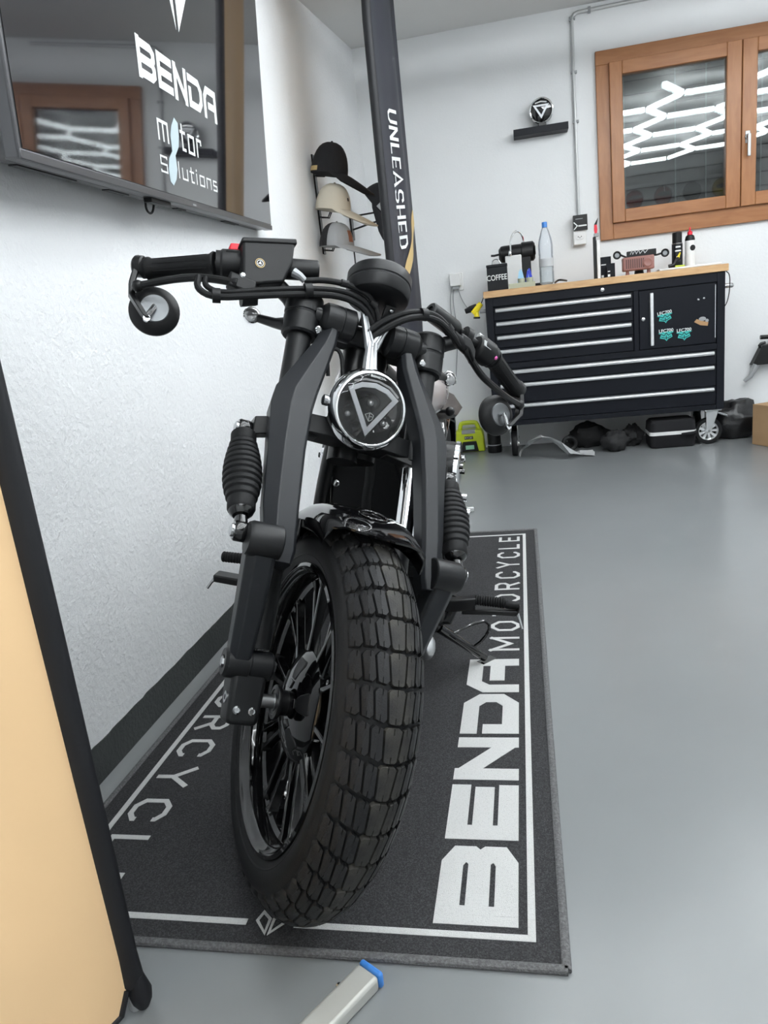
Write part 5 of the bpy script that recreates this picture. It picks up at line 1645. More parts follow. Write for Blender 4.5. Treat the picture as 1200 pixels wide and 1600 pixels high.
# ---- fork, both sides
for sg in (-1, 1):
    A = lambda al, s0, n0: Vector((sg * al, s0, n0))
    F().cyl(A(0.134, 0.33, 0), A(0.134, 0.52, 0), 0.0195, seg=24).build('fork_tube', 'chrome', bk)
    F().lathe(A(0.134, 0.50, 0), (0, 1, 0), [(0.0, 0), (0.024, 0), (0.0235, 0.10), (0.0235, 0.175), (0.0, 0.175)], 24).build('fork_upper', 'matte_black', bk)
    F().lathe(A(0.134, 0.668, 0), (0, 1, 0), [(0.0, 0), (0.032, 0), (0.0355, 0.004), (0.0355, 0.040), (0.0340, 0.042), (0.0340, 0.044), (0.0360, 0.046), (0.0360, 0.078), (0.030, 0.085), (0.014, 0.087), (0.014, 0.082), (0, 0.082)], 28).build('fork_collar', 'matte_black', bk)
    F().box(A(0.134, 0.745, 0), (0.02, 0.006, 0.02)).build('fork_cap', 'gloss_black', bk, 0.002)
    # lower slider and foot
    rings = []
    for s0, w0, n1, n0 in ((0.335, 0.024, 0.028, -0.028), (0.30, 0.026, 0.032, -0.030), (0.16, 0.028, 0.034, -0.030), (0.085, 0.026, 0.036, -0.026)):
        al = 0.121
        rings.append([A(al + w0 * math.cos(q), s0, (n1 + n0) / 2 + (n1 - n0) / 2 * math.sin(q)) for q in [2 * math.pi * k / 16 for k in range(16)]])
    F().loft(rings).build('fork_slider', 'matte_black', bk, angle=60)
    ft_ = F().loft([[A(0.128 + w_ * i, s0, n0 * j) for i, j in ((-1, -0.8), (-0.8, -1), (0.8, -1), (1, -0.8), (1, 0.8), (0.8, 1), (-0.8, 1), (-1, 0.8))] for s0, w_, n0 in ((-0.042, 0.022, 0.024), (-0.036, 0.027, 0.030), (0.030, 0.030, 0.034), (0.055, 0.030, 0.034))]).build('fork_foot', 'matte_black', bk, 0.003, angle=40)
    for al in (0.116, 0.142):
        F().lathe(A(al, -0.018, 0.030), (0, 0, 1), [(0, 0), (0.0068, 0), (0.0068, 0.004), (0.0045, 0.006), (0.0045, 0.003), (0, 0.003)], 16).build('bolt', 'steel', ft_)
    F().lathe(A(0.155, 0.0, 0.005), (sg, 0, 0), [(0, 0), (0.010, 0), (0.010, 0.004), (0.005, 0.004), (0.005, 0.001), (0, 0.001)], 18).build('axle_cap', 'steel', ft_)
    # lower link boss
    F().lathe(A(0.092, 0.057, 0.018), (sg, 0, 0), [(0, 0), (0.022, 0), (0.0245, 0.003), (0.0245, 0.038), (0.0235, 0.039), (0.0235, 0.041), (0.026, 0.042), (0.026, 0.078), (0.022, 0.083), (0.012, 0.083), (0.010, 0.078), (0, 0.078)], 28).build('link_boss', 'matte_black', bk)
    F().lathe(A(0.172, 0.057, 0.018), (sg, 0, 0), [(0, 0), (0.0095, 0), (0.0085, 0.006), (0, 0.006)], 6).build('link_bolt', 'steel', bk)
    # link arm from the upper pivot to the lower boss
    rings = []
    for al, s0, n0, w_, d_ in ((0.168, 0.262, 0.125, 0.025, 0.022), (0.167, 0.235, 0.112, 0.024, 0.022), (0.158, 0.150, 0.068, 0.022, 0.021), (0.152, 0.075, 0.028, 0.019, 0.019), (0.152, 0.055, 0.018, 0.018, 0.018)):
        rings.append([A(al + w_ * i, s0 - 0.3 * d_ * j, n0 + d_ * j) for i, j in ((-1, -1), (1, -1), (1, 0.45), (0.45, 1), (-0.75, 1), (-1, 0.75))])
    F().loft(rings).build('fork_link', 'cover_grey', bk, 0.002, angle=25)
    F().lathe(A(0.138, 0.252, 0.122), (sg, 0, 0), [(0, 0), (0.027, 0), (0.029, 0.002), (0.029, 0.050), (0.026, 0.056), (0.015, 0.057), (0, 0.057)], 32).build('link_pivot', 'matte_black', bk)
    # faceted fork cover
    rings = []
    for s0, ao, ar, ai, n1, dep in ((0.688, 0.100, 0.083, 0.066, 0.040, 0.040), (0.655, 0.112, 0.092, 0.070, 0.046, 0.045), (0.545, 0.172, 0.140, 0.100, 0.064, 0.055), (0.510, 0.178, 0.146, 0.107, 0.072, 0.056), (0.430, 0.174, 0.149, 0.113, 0.088, 0.054), (0.320, 0.171, 0.150, 0.115, 0.112, 0.050), (0.245, 0.162, 0.147, 0.114, 0.128, 0.046), (0.222, 0.152, 0.143, 0.118, 0.130, 0.038)):
        ai += (-0.005 if sg < 0 else 0.008) * min(1, max(0, (0.66 - s0) / 0.12))
        rings.append([A(ao - 0.004, s0 - 0.2 * dep, n1 - dep), A(ao, s0, n1 - 0.018), A(ar, s0, n1), A(ai + 0.006, s0, n1 - 0.004), A(ai, s0, n1 - 0.012), A(ai + 0.004, s0 - 0.2 * dep, n1 - dep)])
    F().loft(rings).build('fork_cover', 'cover_grey', bk, 0.0015, angle=16)
    # shock absorber
    B0, B1 = A(0.202, 0.262, 0.105), A(0.208, 0.460, 0.012)
    ax = (B1 - B0).normalized()
    L = (B1 - B0).length
    sh_ = F().lathe(B0 + ax * 0.030, ax, [(0, 0), (0.014, 0), (0.020, 0.006), (0.023, 0.016), (0.021, 0.022), (0, 0.022)], 24).build('shock_absorber', 'gloss_black', bk)
    pr = [(0.0215, 0.0), (0.0235, 0.004), (0.0235, 0.022)]
    NB = 10
    hb0, hb1 = 0.022, L - 0.075
    for k in range(NB):
        t_ = (k + 0.5) / NB
        env = 0.0235 + 0.0105 * math.sin(math.pi * (0.12 + 0.86 * (1 - abs(t_ * 1.15 - 0.52)) ** 1.2) / 2) ** 2 if t_ < 0.97 else 0.0235
        env = 0.0225 + 0.0115 * max(0.0, math.sin(math.pi * min(1, max(0, 0.06 + 0.90 * t_ ** 0.85))))
        h0 = hb0 + (hb1 - hb0) * k / NB
        dh = (hb1 - hb0) / NB
        pr += [(env - 0.0035, h0), (env - 0.0005, h0 + dh * 0.25), (env, h0 + dh * 0.5), (env - 0.0005, h0 + dh * 0.75)]
    pr += [(0.021, hb1), (0.0225, hb1 + 0.003), (0.0225, hb1 + 0.020), (0.019, hb1 + 0.024), (0.010, hb1 + 0.024)]
    F().lathe(B0 + ax * 0.040, ax, [(0.0, 0.0)] + pr + [(0.0, hb1 + 0.024)], 32).build('bellows', 'rubber', sh_, angle=28)
    for P in (B0, B1):
        F().lathe(P - Vector((sg * 0.012, 0, 0)), (sg, 0, 0), [(0, 0), (0.015, 0), (0.017, 0.003), (0.017, 0.021), (0.015, 0.024), (0, 0.024)], 24).build('eye', 'gloss_black', sh_)
        F().lathe(P + Vector((sg * 0.012, 0, 0)), (sg, 0, 0), [(0, 0), (0.011, 0), (0.011, 0.004), (0.006, 0.006), (0, 0.006)], 16).build('eye_bolt', 'steel', sh_)
    F().cyl(B0 + ax * 0.012, B0 + ax * 0.034, 0.012, 0.010, 16).build('rod', 'gloss_black', sh_)
    F().cyl(B1 - ax * 0.034, B1 - ax * 0.010, 0.011, 0.011, 16).build('rod', 'gloss_black', sh_)
    F().lathe(A(0.176, 0.30, 0.105) + Vector((0, -0.038, 0)), (sg, 0, 0), [(0, 0), (0.010, 0), (0.010, 0.02), (0, 0.02)], 14).build('shock_pin', 'steel', sh_)
    # upper mount arm
    m = F()
    m.loft([[A(al, s0 + ds, n0 + dn) for ds, dn in ((-0.017, -0.016), (0.017, -0.016), (0.017, 0.016), (-0.017, 0.016))] for al, s0, n0 in ((0.196, 0.466, 0.016), (0.165, 0.474, 0.018))])
    m.loft([[A(al, s0 + ds, n0 + dn) for ds, dn in ((-0.017, -0.016), (0.013, -0.016), (0.013, 0.016), (-0.017, 0.016))] for al, s0, n0 in ((0.166, 0.472, 0.018), (0.07, 0.498, -0.005))])
    m.build('shock_mount', 'satin_black', bk, 0.002)
    # barrel between collar and centre
    F().lathe(A(0.118, 0.712, 0.016), (-sg, 0, 0), [(0, 0), (0.018, 0), (0.018, 0.012), (0.024, 0.014), (0.0315, 0.022), (0.0325, 0.030), (0.0325, 0.052), (0.0312, 0.053), (0.0312, 0.0545), (0.0325, 0.0555), (0.0325, 0.078), (0.024, 0.084), (0.018, 0.084), (0, 0.084)], 32).build('clamp_barrel', 'matte_black', bk)
    F().lathe(A(0.110, 0.676, 0.036), (0, -0.2, 1), [(0, 0), (0.0065, 0), (0.0065, 0.005), (0.004, 0.007), (0, 0.007)], 12).build('bolt', 'chrome', bk)

# lower yoke
m = F()
for sg in (-1, 1):
    m.lathe((sg * 0.134, 0.478, 0), (0, 1, 0), [(0, 0), (0.029, 0), (0.030, 0.002), (0.030, 0.040), (0.029, 0.042), (0, 0.042)], 24)
m.loft([[Vector((al, s0, n0)) for s0, n0 in ((0.482, -0.03), (0.518, -0.03), (0.518, n1), (0.482, n1))] for al, n1 in ((-0.134, 0.018), (-0.06, 0.030), (0, 0.032), (0.06, 0.030), (0.134, 0.018))])
m.build('lower_yoke', 'matte_black', bk, 0.002)
F().loft([[Vector((al, s0, n0)) for s0, n0 in ((0.690, -0.045), (0.725, -0.045), (0.725, 0.0), (0.690, 0.0))] for al in (-0.13, 0.0, 0.13)]).build('upper_yoke', 'matte_black', bk, 0.004)
F().cyl((0, 0.46, -0.04), (0, 0.735, -0.04), 0.030, seg=24).build('steering_stem', 'satin_black', bk)

# ---- headlight
LA = Vector((0.02, -0.20, 1.0)).normalized()
LC = Vector((-0.002, 0.538, 0.062))
hd = F().lathe(LC, LA, [(0, -0.085), (0.030, -0.080), (0.058, -0.055), (0.072, -0.020), (0.0755, -0.004), (0.0768, 0.002), (0.0765, 0.007), (0.0745, 0.014), (0.0705, 0.021), (0.0675, 0.0245), (0.0655, 0.025), (0.0642, 0.024), (0.0642, -0.010), (0, -0.014)], 64).build('headlight', 'chrome', bk, angle=50)
lc = lambda d: LC + LA * d
ux_, uy_, _ = perp(LA)
lx = Vector((1, 0, 0)) - LA * LA.x
lx.normalize()
ly = LA.cross(lx)
F().lathe(lc(0.0), LA, [(0, -0.008), (0.058, -0.004), (0.0638, 0.010), (0.0638, 0.0225), (0.0615, 0.0225), (0.057, 0.010), (0.035, -0.002), (0, -0.004)], 48).build('lamp_bowl', 'gloss_black', hd)
F().lathe(lc(0.0), LA, [(0.0, 0.0300), (0.020, 0.0296), (0.040, 0.0280), (0.056, 0.0250), (0.0640, 0.0220)], 48).build('lamp_lens', 'lamp_glass', hd)
# V shaped light guide
tri = [(-0.74, 0.46), (-0.42, 0.66), (0.0, 0.74), (0.42, 0.66), (0.74, 0.46), (0.0, -0.70), (-0.74, 0.46)]
F().strokes([tri], lc(0.0190), lx, ly, 0.060, 0.0090, LA * 0.0020).build('light_guide', 'drl_grey', hd)
F().strokes([[(-0.80, 0.80), (-0.4, 0.96), (0.1, 1.0), (0.55, 0.90), (0.92, 0.64)]], lc(0.0195), lx, ly, 0.053, 0.0038, LA * 0.0018).build('light_strip', 'clear_lens', hd)
F().text('BENDA', lc(0.0262) + ly * 0.0570, lx * 1.5, ly, 0.0062, (0, 0, 0)).build('lettering', 'decal_white', hd)
F().strokes([[(-0.32, -0.05), (0.0, 0.13), (0.0, -0.45), (-0.32, -0.05)], [(0.05, 0.13), (0.32, 0.0), (0.26, -0.3), (0.05, -0.45)], [(0.05, -0.12), (0.3, -0.1)]], lc(0.0205) + lx * 0.0 - ly * 0.010, lx, ly, 0.026, 0.0011, LA * 0.001).build('emblem', 'decal_white', hd)
for dx, dy, r in ((0.004, 0.014, 0.015), (-0.036, -0.016, 0.014), (0.036, -0.016, 0.014)):
    F().lathe(lc(-0.001) + lx * dx + ly * dy, LA, [(r * 1.15, 0.0), (r * 1.2, 0.010), (r, 0.012), (r * 0.9, 0.008), (r * 0.45, 0.003), (0, 0.002)], 20).build('reflector', 'gloss_black', hd)
    F().ball(lc(0.004) + lx * dx + ly * dy, r * 0.42, 12, 8).build('projector', 'clear_lens', hd)
F().lathe(lc(-0.005) + lx * -0.080 - ly * 0.002, lx * -1, [(0, -0.012), (0.010, -0.012), (0.010, 0.004), (0.006, 0.006), (0, 0.006)], 14).build('side_bolt', 'steel', hd)
# Y bracket
m = F()


def bar(pts, w_, t_):
    rings = []
    for i, P in enumerate(pts):
        P = Vector(P)
        d = (Vector(pts[min(i + 1, len(pts) - 1)]) - Vector(pts[max(i - 1, 0)])).normalized()
        x = d.cross(Vector((0, 0, 1))).normalized()
        z = x.cross(d)
        ww = w_[i]
        rings.append([P + x * ww * i_ + z * t_ * j for i_, j in ((-1, -0.4), (-1, 0.2), (-0.75, 0.8), (-0.35, 1), (-0.12, 0.7), (0.12, 0.7), (0.35, 1), (0.75, 0.8), (1, 0.2), (1, -0.4))])
    m.loft(rings)


bar([(-0.004, 0.585, 0.070), (-0.006, 0.625, 0.060), (-0.006, 0.660, 0.054), (-0.006, 0.675, 0.052)], [0.019, 0.014, 0.012, 0.012], 0.007)
bar([(-0.008, 0.665, 0.053), (-0.018, 0.700, 0.047), (-0.024, 0.722, 0.044), (-0.026, 0.752, 0.030)], [0.011, 0.008, 0.007, 0.006], 0.006)
bar([(-0.003, 0.665, 0.053), (0.012, 0.700, 0.047), (0.024, 0.722, 0.042), (0.034, 0.742, 0.034)], [0.011, 0.008, 0.006, 0.005], 0.006)
m.build('headlight_bracket', 'brushed_silver', bk, angle=30)

# ---- gauge
GA = Vector((0, 1, -0.05)).normalized()
GC = Vector((0.000, 0.774, 0.030))
gg = F().lathe(GC, GA, [(0, 0), (0.050, 0.0), (0.060, 0.004), (0.0625, 0.008), (0.0640, 0.028), (0.0625, 0.030), (0.0625, 0.0320), (0.0642, 0.034), (0.0642, 0.052), (0.061, 0.057), (0.054, 0.059), (0.050, 0.055), (0, 0.055)], 56).build('gauge', 'matte_black', bk)
F().lathe(GC, GA, [(0.0505, 0.0552), (0.0, 0.0555)], 40).build('gauge_glass', 'gloss_black', gg)
for dx in (-0.008, 0.030):
    F().loft([[Vector((dx + i * w_, s0, n0 + j)) for i, j in ((-1, -0.004), (1, -0.004), (1, 0.004), (-1, 0.004))] for s0, w_, n0 in ((0.725, 0.018, 0.012), (0.755, 0.013, 0.022), (0.782, 0.011, 0.032))]).build('gauge_mount', 'satin_black', gg, 0.002)
F().ball((-0.006, 0.762, 0.032), 0.0065, 12, 8).build('gauge_bolt', 'chrome', gg)
F().ball((0.032, 0.766, 0.030), 0.0055, 12, 8).build('gauge_bolt', 'steel', gg)

# ---- handlebars
for sg in (-1, 1):
    A = lambda al, s0, n0: Vector((sg * al, s0, n0))
    I0, I1, I2 = A(0.133, 0.803, 0.012), A(0.306, 0.774, -0.030), A(0.430, 0.758, -0.112)
    hb = F().tube([I0, I0.lerp(I1, 0.5) + Vector((0, 0.002, 0.0)), I1, I1.lerp(I2, 0.5), I2], 0.011, 14, smooth=1).build('handlebar', 'satin_black', bk)
    d1 = (I1 - I0).normalized()
    d2 = (I2 - I1).normalized()
    F().lathe(I0 - d1 * 0.012, d1, [(0, 0.004), (0.010, 0.004), (0.011, 0), (0.0175, 0), (0.0198, 0.003), (0.0198, 0.070), (0.0175, 0.078), (0.011, 0.086), (0, 0.086)], 22).build('bar_sleeve', 'matte_black', hb)
    F().tube([A(0.140, 0.725, -0.012), A(0.170, 0.755, -0.016), I0.lerp(I1, 0.52) - Vector((0, 0.004, 0.01))], [0.018, 0.016, 0.015], 14, smooth=1).build('bar_riser', 'matte_black', hb)
    # grip
    L2 = (I2 - I1).length
    F().lathe(I1, d2, [(0, 0), (0.022, 0), (0.023, 0.003), (0.0215, 0.006), (0.0190, 0.010), (0.0186, L2 * 0.3), (0.0175, L2 * 0.6), (0.0185, L2 * 0.85), (0.0215, L2 * 0.88), (0.0215, L2 * 0.91), (0.0175, L2 * 0.93), (0.0180, L2 * 0.98), (0.0, L2 * 0.98)], 24).build('grip', 'rubber', hb)
    for k in range(8):
        q = 2 * math.pi * k / 8
        x_, y_, _ = perp(d2)
        o_ = x_ * math.cos(q) + y_ * math.sin(q)
        F().tube([I1 + d2 * 0.014 + o_ * 0.0187, I1 + d2 * L2 * 0.45 + o_ * 0.0180, I1 + d2 * L2 * 0.80 + o_ * 0.0178], 0.0012, 5).build('grip_rib', 'rubber', hb)
    # switch housing
    S0 = I0.lerp(I1, 0.70)
    sw = F().lathe(S0, (I1 - S0).normalized(), [(0, 0), (0.021, 0), (0.026, 0.004), (0.028, 0.010), (0.028, (I1 - S0).length - 0.012), (0.0250, (I1 - S0).length - 0.008), (0.0250, (I1 - S0).length), (0, (I1 - S0).length)], 26).build('switch_housing', 'plastic_black', hb)
    if sg < 0:
        F().box(S0.lerp(I1, 0.50) + Vector((0, 0.027, 0.013)), (0.022, 0.014, 0.020), x=d1, y=Vector((0, 1, 0)), z=Vector((0, 0, 1))).build('kill_switch', 'red_plastic', sw, 0.002)
        F().box(S0.lerp(I1, 0.55) + Vector((0, 0.017, 0.020)), (0.028, 0.008, 0.016), x=d1, y=Vector((0, 1, 0.5)).normalized(), z=Vector((0, -0.5, 1)).normalized()).build('switch_bezel', 'plastic_black', sw, 0.002)
        # master cylinder reservoir
        rc = [A(0.274, 0.805, 0.028), A(0.178, 0.838, 0.028), A(0.176, 0.796, 0.028), A(0.186, 0.752, 0.028), A(0.252, 0.722, 0.028), A(0.262, 0.738, 0.028)]
        m = F()
        dv_ = Vector((0, 0, -0.050))
        m.add(rc + [q + dv_ for q in rc], [(5, 4, 3, 2, 1, 0), (6, 7, 8, 9, 10, 11)] + [(i, (i + 1) % 6, 6 + (i + 1) % 6, 6 + i) for i in range(6)])
        rs = m.build('fluid_reservoir', 'plastic_black', hb, 0.005, seg=3)
        tp = [A(0.277, 0.800, 0.030), A(0.276, 0.811, 0.030), A(0.177, 0.846, 0.030), A(0.174, 0.835, 0.030)]
        m = F()
        dv_ = Vector((0, 0, -0.055))
        m.add(tp + [q + dv_ for q in tp], [(3, 2, 1, 0), (4, 5, 6, 7)] + [(i, (i + 1) % 4, 4 + (i + 1) % 4, 4 + i) for i in range(4)])
        m.build('reservoir_lid', 'plastic_black', rs, 0.003)
        ec = A(0.236, 0.772, 0.0285)
        F().ring_lathe(ec, (0, 0, 1), [(0.0078, 0), (0.0092, 0), (0.0092, 0.0008), (0.0078, 0.0008)], 24).build('emblem', 'gold_print', rs)
        F().ring_lathe(ec, (0, 0, 1), [(0.0052, 0), (0.0064, 0), (0.0064, 0.0008), (0.0052, 0.0008)], 24).build('emblem', 'decal_white', rs)
        F().prism([(-0.0035, -0.002), (0.0035, -0.002), (0, 0.004)], ec, (1, 0, 0), (0, 1, 0), (0, 0, 0.0008)).build('emblem', 'decal_white', rs)
        F().lathe(A(0.262, 0.738, 0.022), (0, 0.2, 1), [(0, 0), (0.006, 0), (0.006, 0.005), (0.004, 0.007), (0, 0.007)], 14).build('screw', 'steel', rs)
        F().loft([[A(al, s0 + ds, n0 + dn) for ds, dn in ((-0.014, -0.012), (0.014, -0.012), (0.014, 0.012), (-0.014, 0.012))] for al, s0, n0 in ((0.285, 0.728, 0.012), (0.250, 0.722, 0.018), (0.235, 0.722, 0.016))]).build('lever_perch', 'plastic_black', hb, 0.004)
        F().tube([A(0.172, 0.776, 0.03), A(0.160, 0.770, 0.035), A(0.150, 0.764, 0.035)], [0.009, 0.007, 0.006], 10).build('banjo_union', 'mirror_silver', hb)
        F().tube([A(0.240, 0.735, 0.01), A(0.236, 0.705, 0.01), A(0.255, 0.700, 0.01)], 0.014, 10).build('switch_loom', 'plastic_black', hb)
        lev = [A(0.268, 0.722, 0.022), A(0.300, 0.724, 0.010), A(0.344, 0.727, -0.018), A(0.390, 0.719, -0.052), A(0.430, 0.708, -0.082)]
    else:
        F().box(S0.lerp(I1, 0.35) + Vector((0.0, 0.0, 0.026)), (0.022, 0.013, 0.004), x=d1, y=Vector((0, 1, 0)), z=Vector((0, 0, 1))).build('pass_button', 'grey_metal', sw, 0.001)
        F().box(S0.lerp(I1, 0.25) + Vector((0.0, 0.026, 0.0)), (0.016, 0.010, 0.014), x=d1, y=Vector((0, 1, 0)), z=Vector((0, 0, 1))).build('toggle', 'grey_metal', sw, 0.002)
        F().ball(S0.lerp(I1, 0.9) + Vector((0.0, -0.012, 0.023)), 0.0045, 10, 6).build('horn_button', 'pink_plastic', sw)
        F().loft([[A(al, s0 + ds, n0 + dn) for ds, dn in ((-0.013, -0.012), (0.013, -0.012), (0.013, 0.012), (-0.013, 0.012))] for al, s0, n0 in ((0.235, 0.735, 0.012), (0.215, 0.752, 0.022), (0.190, 0.756, 0.028))]).build('lever_perch', 'plastic_black', hb, 0.004)
        F().tube([A(0.230, 0.786, -0.006), A(0.216, 0.788, -0.004)], 0.021, 14).build('perch_clamp', 'plastic_black', hb)
        lev = [A(0.205, 0.742, 0.026), A(0.228, 0.732, 0.015), A(0.273, 0.714, -0.010), A(0.320, 0.708, -0.030), A(0.363, 0.705, -0.050), A(0.427, 0.715, -0.090)]
    F().tube(lev, [0.009, 0.0075, 0.0075, 0.007, 0.0075], 10, smooth=2).build('lever', 'satin_black', hb)
    F().ball(lev[-1], 0.0115, 14, 10).build('lever_ball', 'satin_black', hb)
    # bar end mirror
    ma = [A(0.434, 0.770, -0.114), A(0.440, 0.735, -0.112), A(0.441, 0.722, -0.108)]
    mr = F().loft([[P + Vector((0, ds, 0)) + Vector((0.0060 * i, 0, 0.0095 * j)) for i, j in ((-1, -1), (1, -1), (1, 1), (-1, 1))] for P, ds in ((A(0.437, 0.783, -0.117), 0), (A(0.439, 0.760, -0.114), 0), (A(0.441, 0.722, -0.108), 0), (A(0.436, 0.695, -0.103), 0), (A(0.410, 0.664, -0.096), 0), (A(0.402, 0.656, -0.094), 0))]).build('mirror_arm', 'satin_black', hb, 0.002)
    F().lathe(A(0.425, 0.764, -0.110), (sg * 1, 0, -0.6), [(0, 0), (0.018, 0), (0.0205, 0.003), (0.0205, 0.016), (0.017, 0.020), (0, 0.020)], 20).build('mirror_clamp', 'satin_black', mr)
    MCc = A(0.391, 0.690, -0.125)
    MA = Vector((sg * 0.10, -0.12, 1.0)).normalized()
    F().lathe(MCc, MA, [(0, -0.012), (0.044, -0.012), (0.0475, -0.008), (0.0475, -0.002), (0.042, 0.005), (0.027, 0.014), (0.0, 0.014)], 44).build('mirror_housing', 'plastic_black', mr)
    F().lathe(MCc, MA, [(0.0, 0.0142), (0.0268, 0.0142), (0.0255, 0.0165), (0.0, 0.0170)], 32).build('mirror_disc', 'mirror_silver', mr)
    F().tube([MCc + MA * 0.014, MCc + MA * 0.026, A(0.404, 0.660, -0.097)], [0.005, 0.005, 0.005], 10).build('mirror_ball_joint', 'steel', mr)
    F().lathe(MCc, MA, [(0, -0.0125), (0.0435, -0.0125)], 32).build('mirror_glass', 'chrome', mr)
    F().lathe(A(0.403, 0.655, -0.090), (0, 0, 1), [(0, -0.004), (0.0065, -0.004), (0.0065, 0.003), (0.003, 0.003), (0.003, 0.001), (0, 0.001)], 14).build('mirror_screw', 'steel', mr)
    # indicators
    ind = F().tube([A(0.160, 0.690, -0.010), A(0.178, 0.695, -0.030), A(0.208, 0.705, -0.052)], [0.014, 0.010, 0.008], 12).build('indicator', 'satin_black', bk)
    IA = Vector((sg * 0.1, -0.05, 1)).normalized()
    ic = A(0.220, 0.707, -0.051)
    F().lathe(ic, IA, [(0, -0.024), (0.009, -0.022), (0.0160, -0.008), (0.0168, 0.0), (0.0155, 0.002), (0, 0.002)], 24).build('indicator_shell', 'chrome', ind)
    F().lathe(ic, IA, [(0.0150, 0.002), (0.011, 0.006), (0.005, 0.008), (0, 0.0085)], 24).build('indicator_lens', 'clear_lens', ind)

# cables: pairs sweeping over the fork to the centre
cables = [
    ([(-0.150, 0.764, 0.035), (-0.110, 0.778, 0.040), (-0.060, 0.782, 0.045), (-0.015, 0.770, 0.048), (0.010, 0.725, 0.040), (0.012, 0.66, 0.02)], 0.0058),
    ([(-0.335, 0.722, 0.000), (-0.335, 0.694, 0.008), (-0.304, 0.682, 0.018), (-0.240, 0.703, 0.030), (-0.144, 0.737, 0.040), (-0.070, 0.755, 0.046), (-0.018, 0.740, 0.046), (0.010, 0.690, 0.03)], 0.0062),
    ([(-0.322, 0.724, 0.000), (-0.322, 0.704, 0.008), (-0.295, 0.694, 0.018), (-0.235, 0.716, 0.030), (-0.140, 0.750, 0.040), (-0.066, 0.768, 0.044), (-0.012, 0.754, 0.044), (0.016, 0.70, 0.02)], 0.0055),
    ([(0.186, 0.752, 0.030), (0.156, 0.768, 0.040), (0.118, 0.781, 0.050), (0.060, 0.763, 0.058), (0.010, 0.728, 0.056), (-0.017, 0.696, 0.045)], 0.0068),
    ([(0.190, 0.742, 0.032), (0.160, 0.756, 0.046), (0.116, 0.768, 0.058), (0.062, 0.750, 0.064), (0.016, 0.714, 0.058), (-0.010, 0.684, 0.045)], 0.0068),
]
for pts, r in cables:
    F().tube(pts, r, 10, smooth=2).build('cable', 'rubber', bk)
for P, d, r in (((-0.300, 0.688, 0.018), (0.9, 0.2, 0.15), 0.0165), ((-0.142, 0.744, 0.041), (0.9, 0.3, 0.1), 0.0165), ((0.090, 0.766, 0.058), (0.9, 0.25, -0.1), 0.0155), ((0.155, 0.763, 0.042), (0.9, -0.5, -0.3), 0.0145), ((-0.075, 0.781, 0.044), (0.9, 0.1, 0.0), 0.009), ((-0.012, 0.757, 0.048), (0.8, -0.4, 0.0), 0.009)):
    P, d = Vector(P), Vector(d).normalized()
    F().cyl(P - d * 0.007, P + d * 0.007, r * 0.8, seg=14).build('cable_clip', 'plastic_black', bk)
F().tube([(0.205, 0.744, 0.024), (0.190, 0.750, 0.030), (0.170, 0.761, 0.036)], [0.010, 0.0125, 0.009], 12, smooth=1).build('cable_boot', 'rubber', bk)
F().tube([(-0.072, 0.60, 0.02), (-0.085, 0.645, 0.03), (-0.060, 0.655, 0.035), (-0.045, 0.60, 0.03)], 0.004, 8, smooth=2).build('cable', 'rubber', bk)

# ---- chassis (leaning on its side stand)
Gf().tube([(0, 1.385, 0.70), (0, 1.50, 0.94)], 0.036, 20).build('headstock', 'satin_black', bk)
for sg in (-1, 1):
    Gf().tube([(sg * 0.030, 1.47, 0.83), (sg * 0.075, 1.53, 0.755), (sg * 0.125, 1.60, 0.58), (sg * 0.150, 1.63, 0.42), (sg * 0.150, 1.70, 0.24), (sg * 0.135, 1.86, 0.20), (sg * 0.12, 2.2, 0.24)], 0.017, 14, smooth=2).build('frame_tube', 'satin_black', bk)
    Gf().tube([(sg * 0.02, 1.50, 0.88), (sg * 0.06, 1.70, 0.80), (sg * 0.09, 2.0, 0.66), (sg * 0.10, 2.35, 0.56)], 0.016, 12, smooth=2).build('frame_tube', 'satin_black', bk)
    Gf().tube([(sg * 0.125, 2.1, 0.33), (sg * 0.125, 2.50, 0.33)], 0.020, 12).build('swingarm', 'satin_black', bk)
rad = Gf().bb(-0.135, 0.135, 1.665, 1.705, 0.36, 0.70).build('radiator', 'satin_black', bk, 0.004)
for k in range(20):
    z = 0.385 + 0.0155 * k
    Gf().bb(-0.118, 0.118, 1.660, 1.666, z, z + 0.005).build('radiator_fin', 'plastic_black', rad)
q = Gf()
q.lathe((-0.092, 1.60, 0.600), (0, -1, 0), [(0, 0), (0.009, 0), (0.009, 0.004), (0.005, 0.006), (0, 0.006)], 14)
q.build('bolt', 'chrome', bk)
Gf().bb(-0.108, 0.10, 1.602, 1.655, 0.44, 0.69).build('radiator_shroud', 'plastic_black', bk, 0.01)
Gf().tube([(0.000, 1.52, 0.76), (0.002, 1.54, 0.66), (-0.012, 1.555, 0.56), (-0.008, 1.58, 0.46)], 0.011, 12, smooth=2).build('coolant_hose', 'rubber', bk)
Gf().tube([(0.050, 1.52, 0.72), (0.075, 1.58, 0.60), (0.080, 1.60, 0.48)], 0.010, 12, smooth=2).build('coolant_hose', 'rubber', bk)
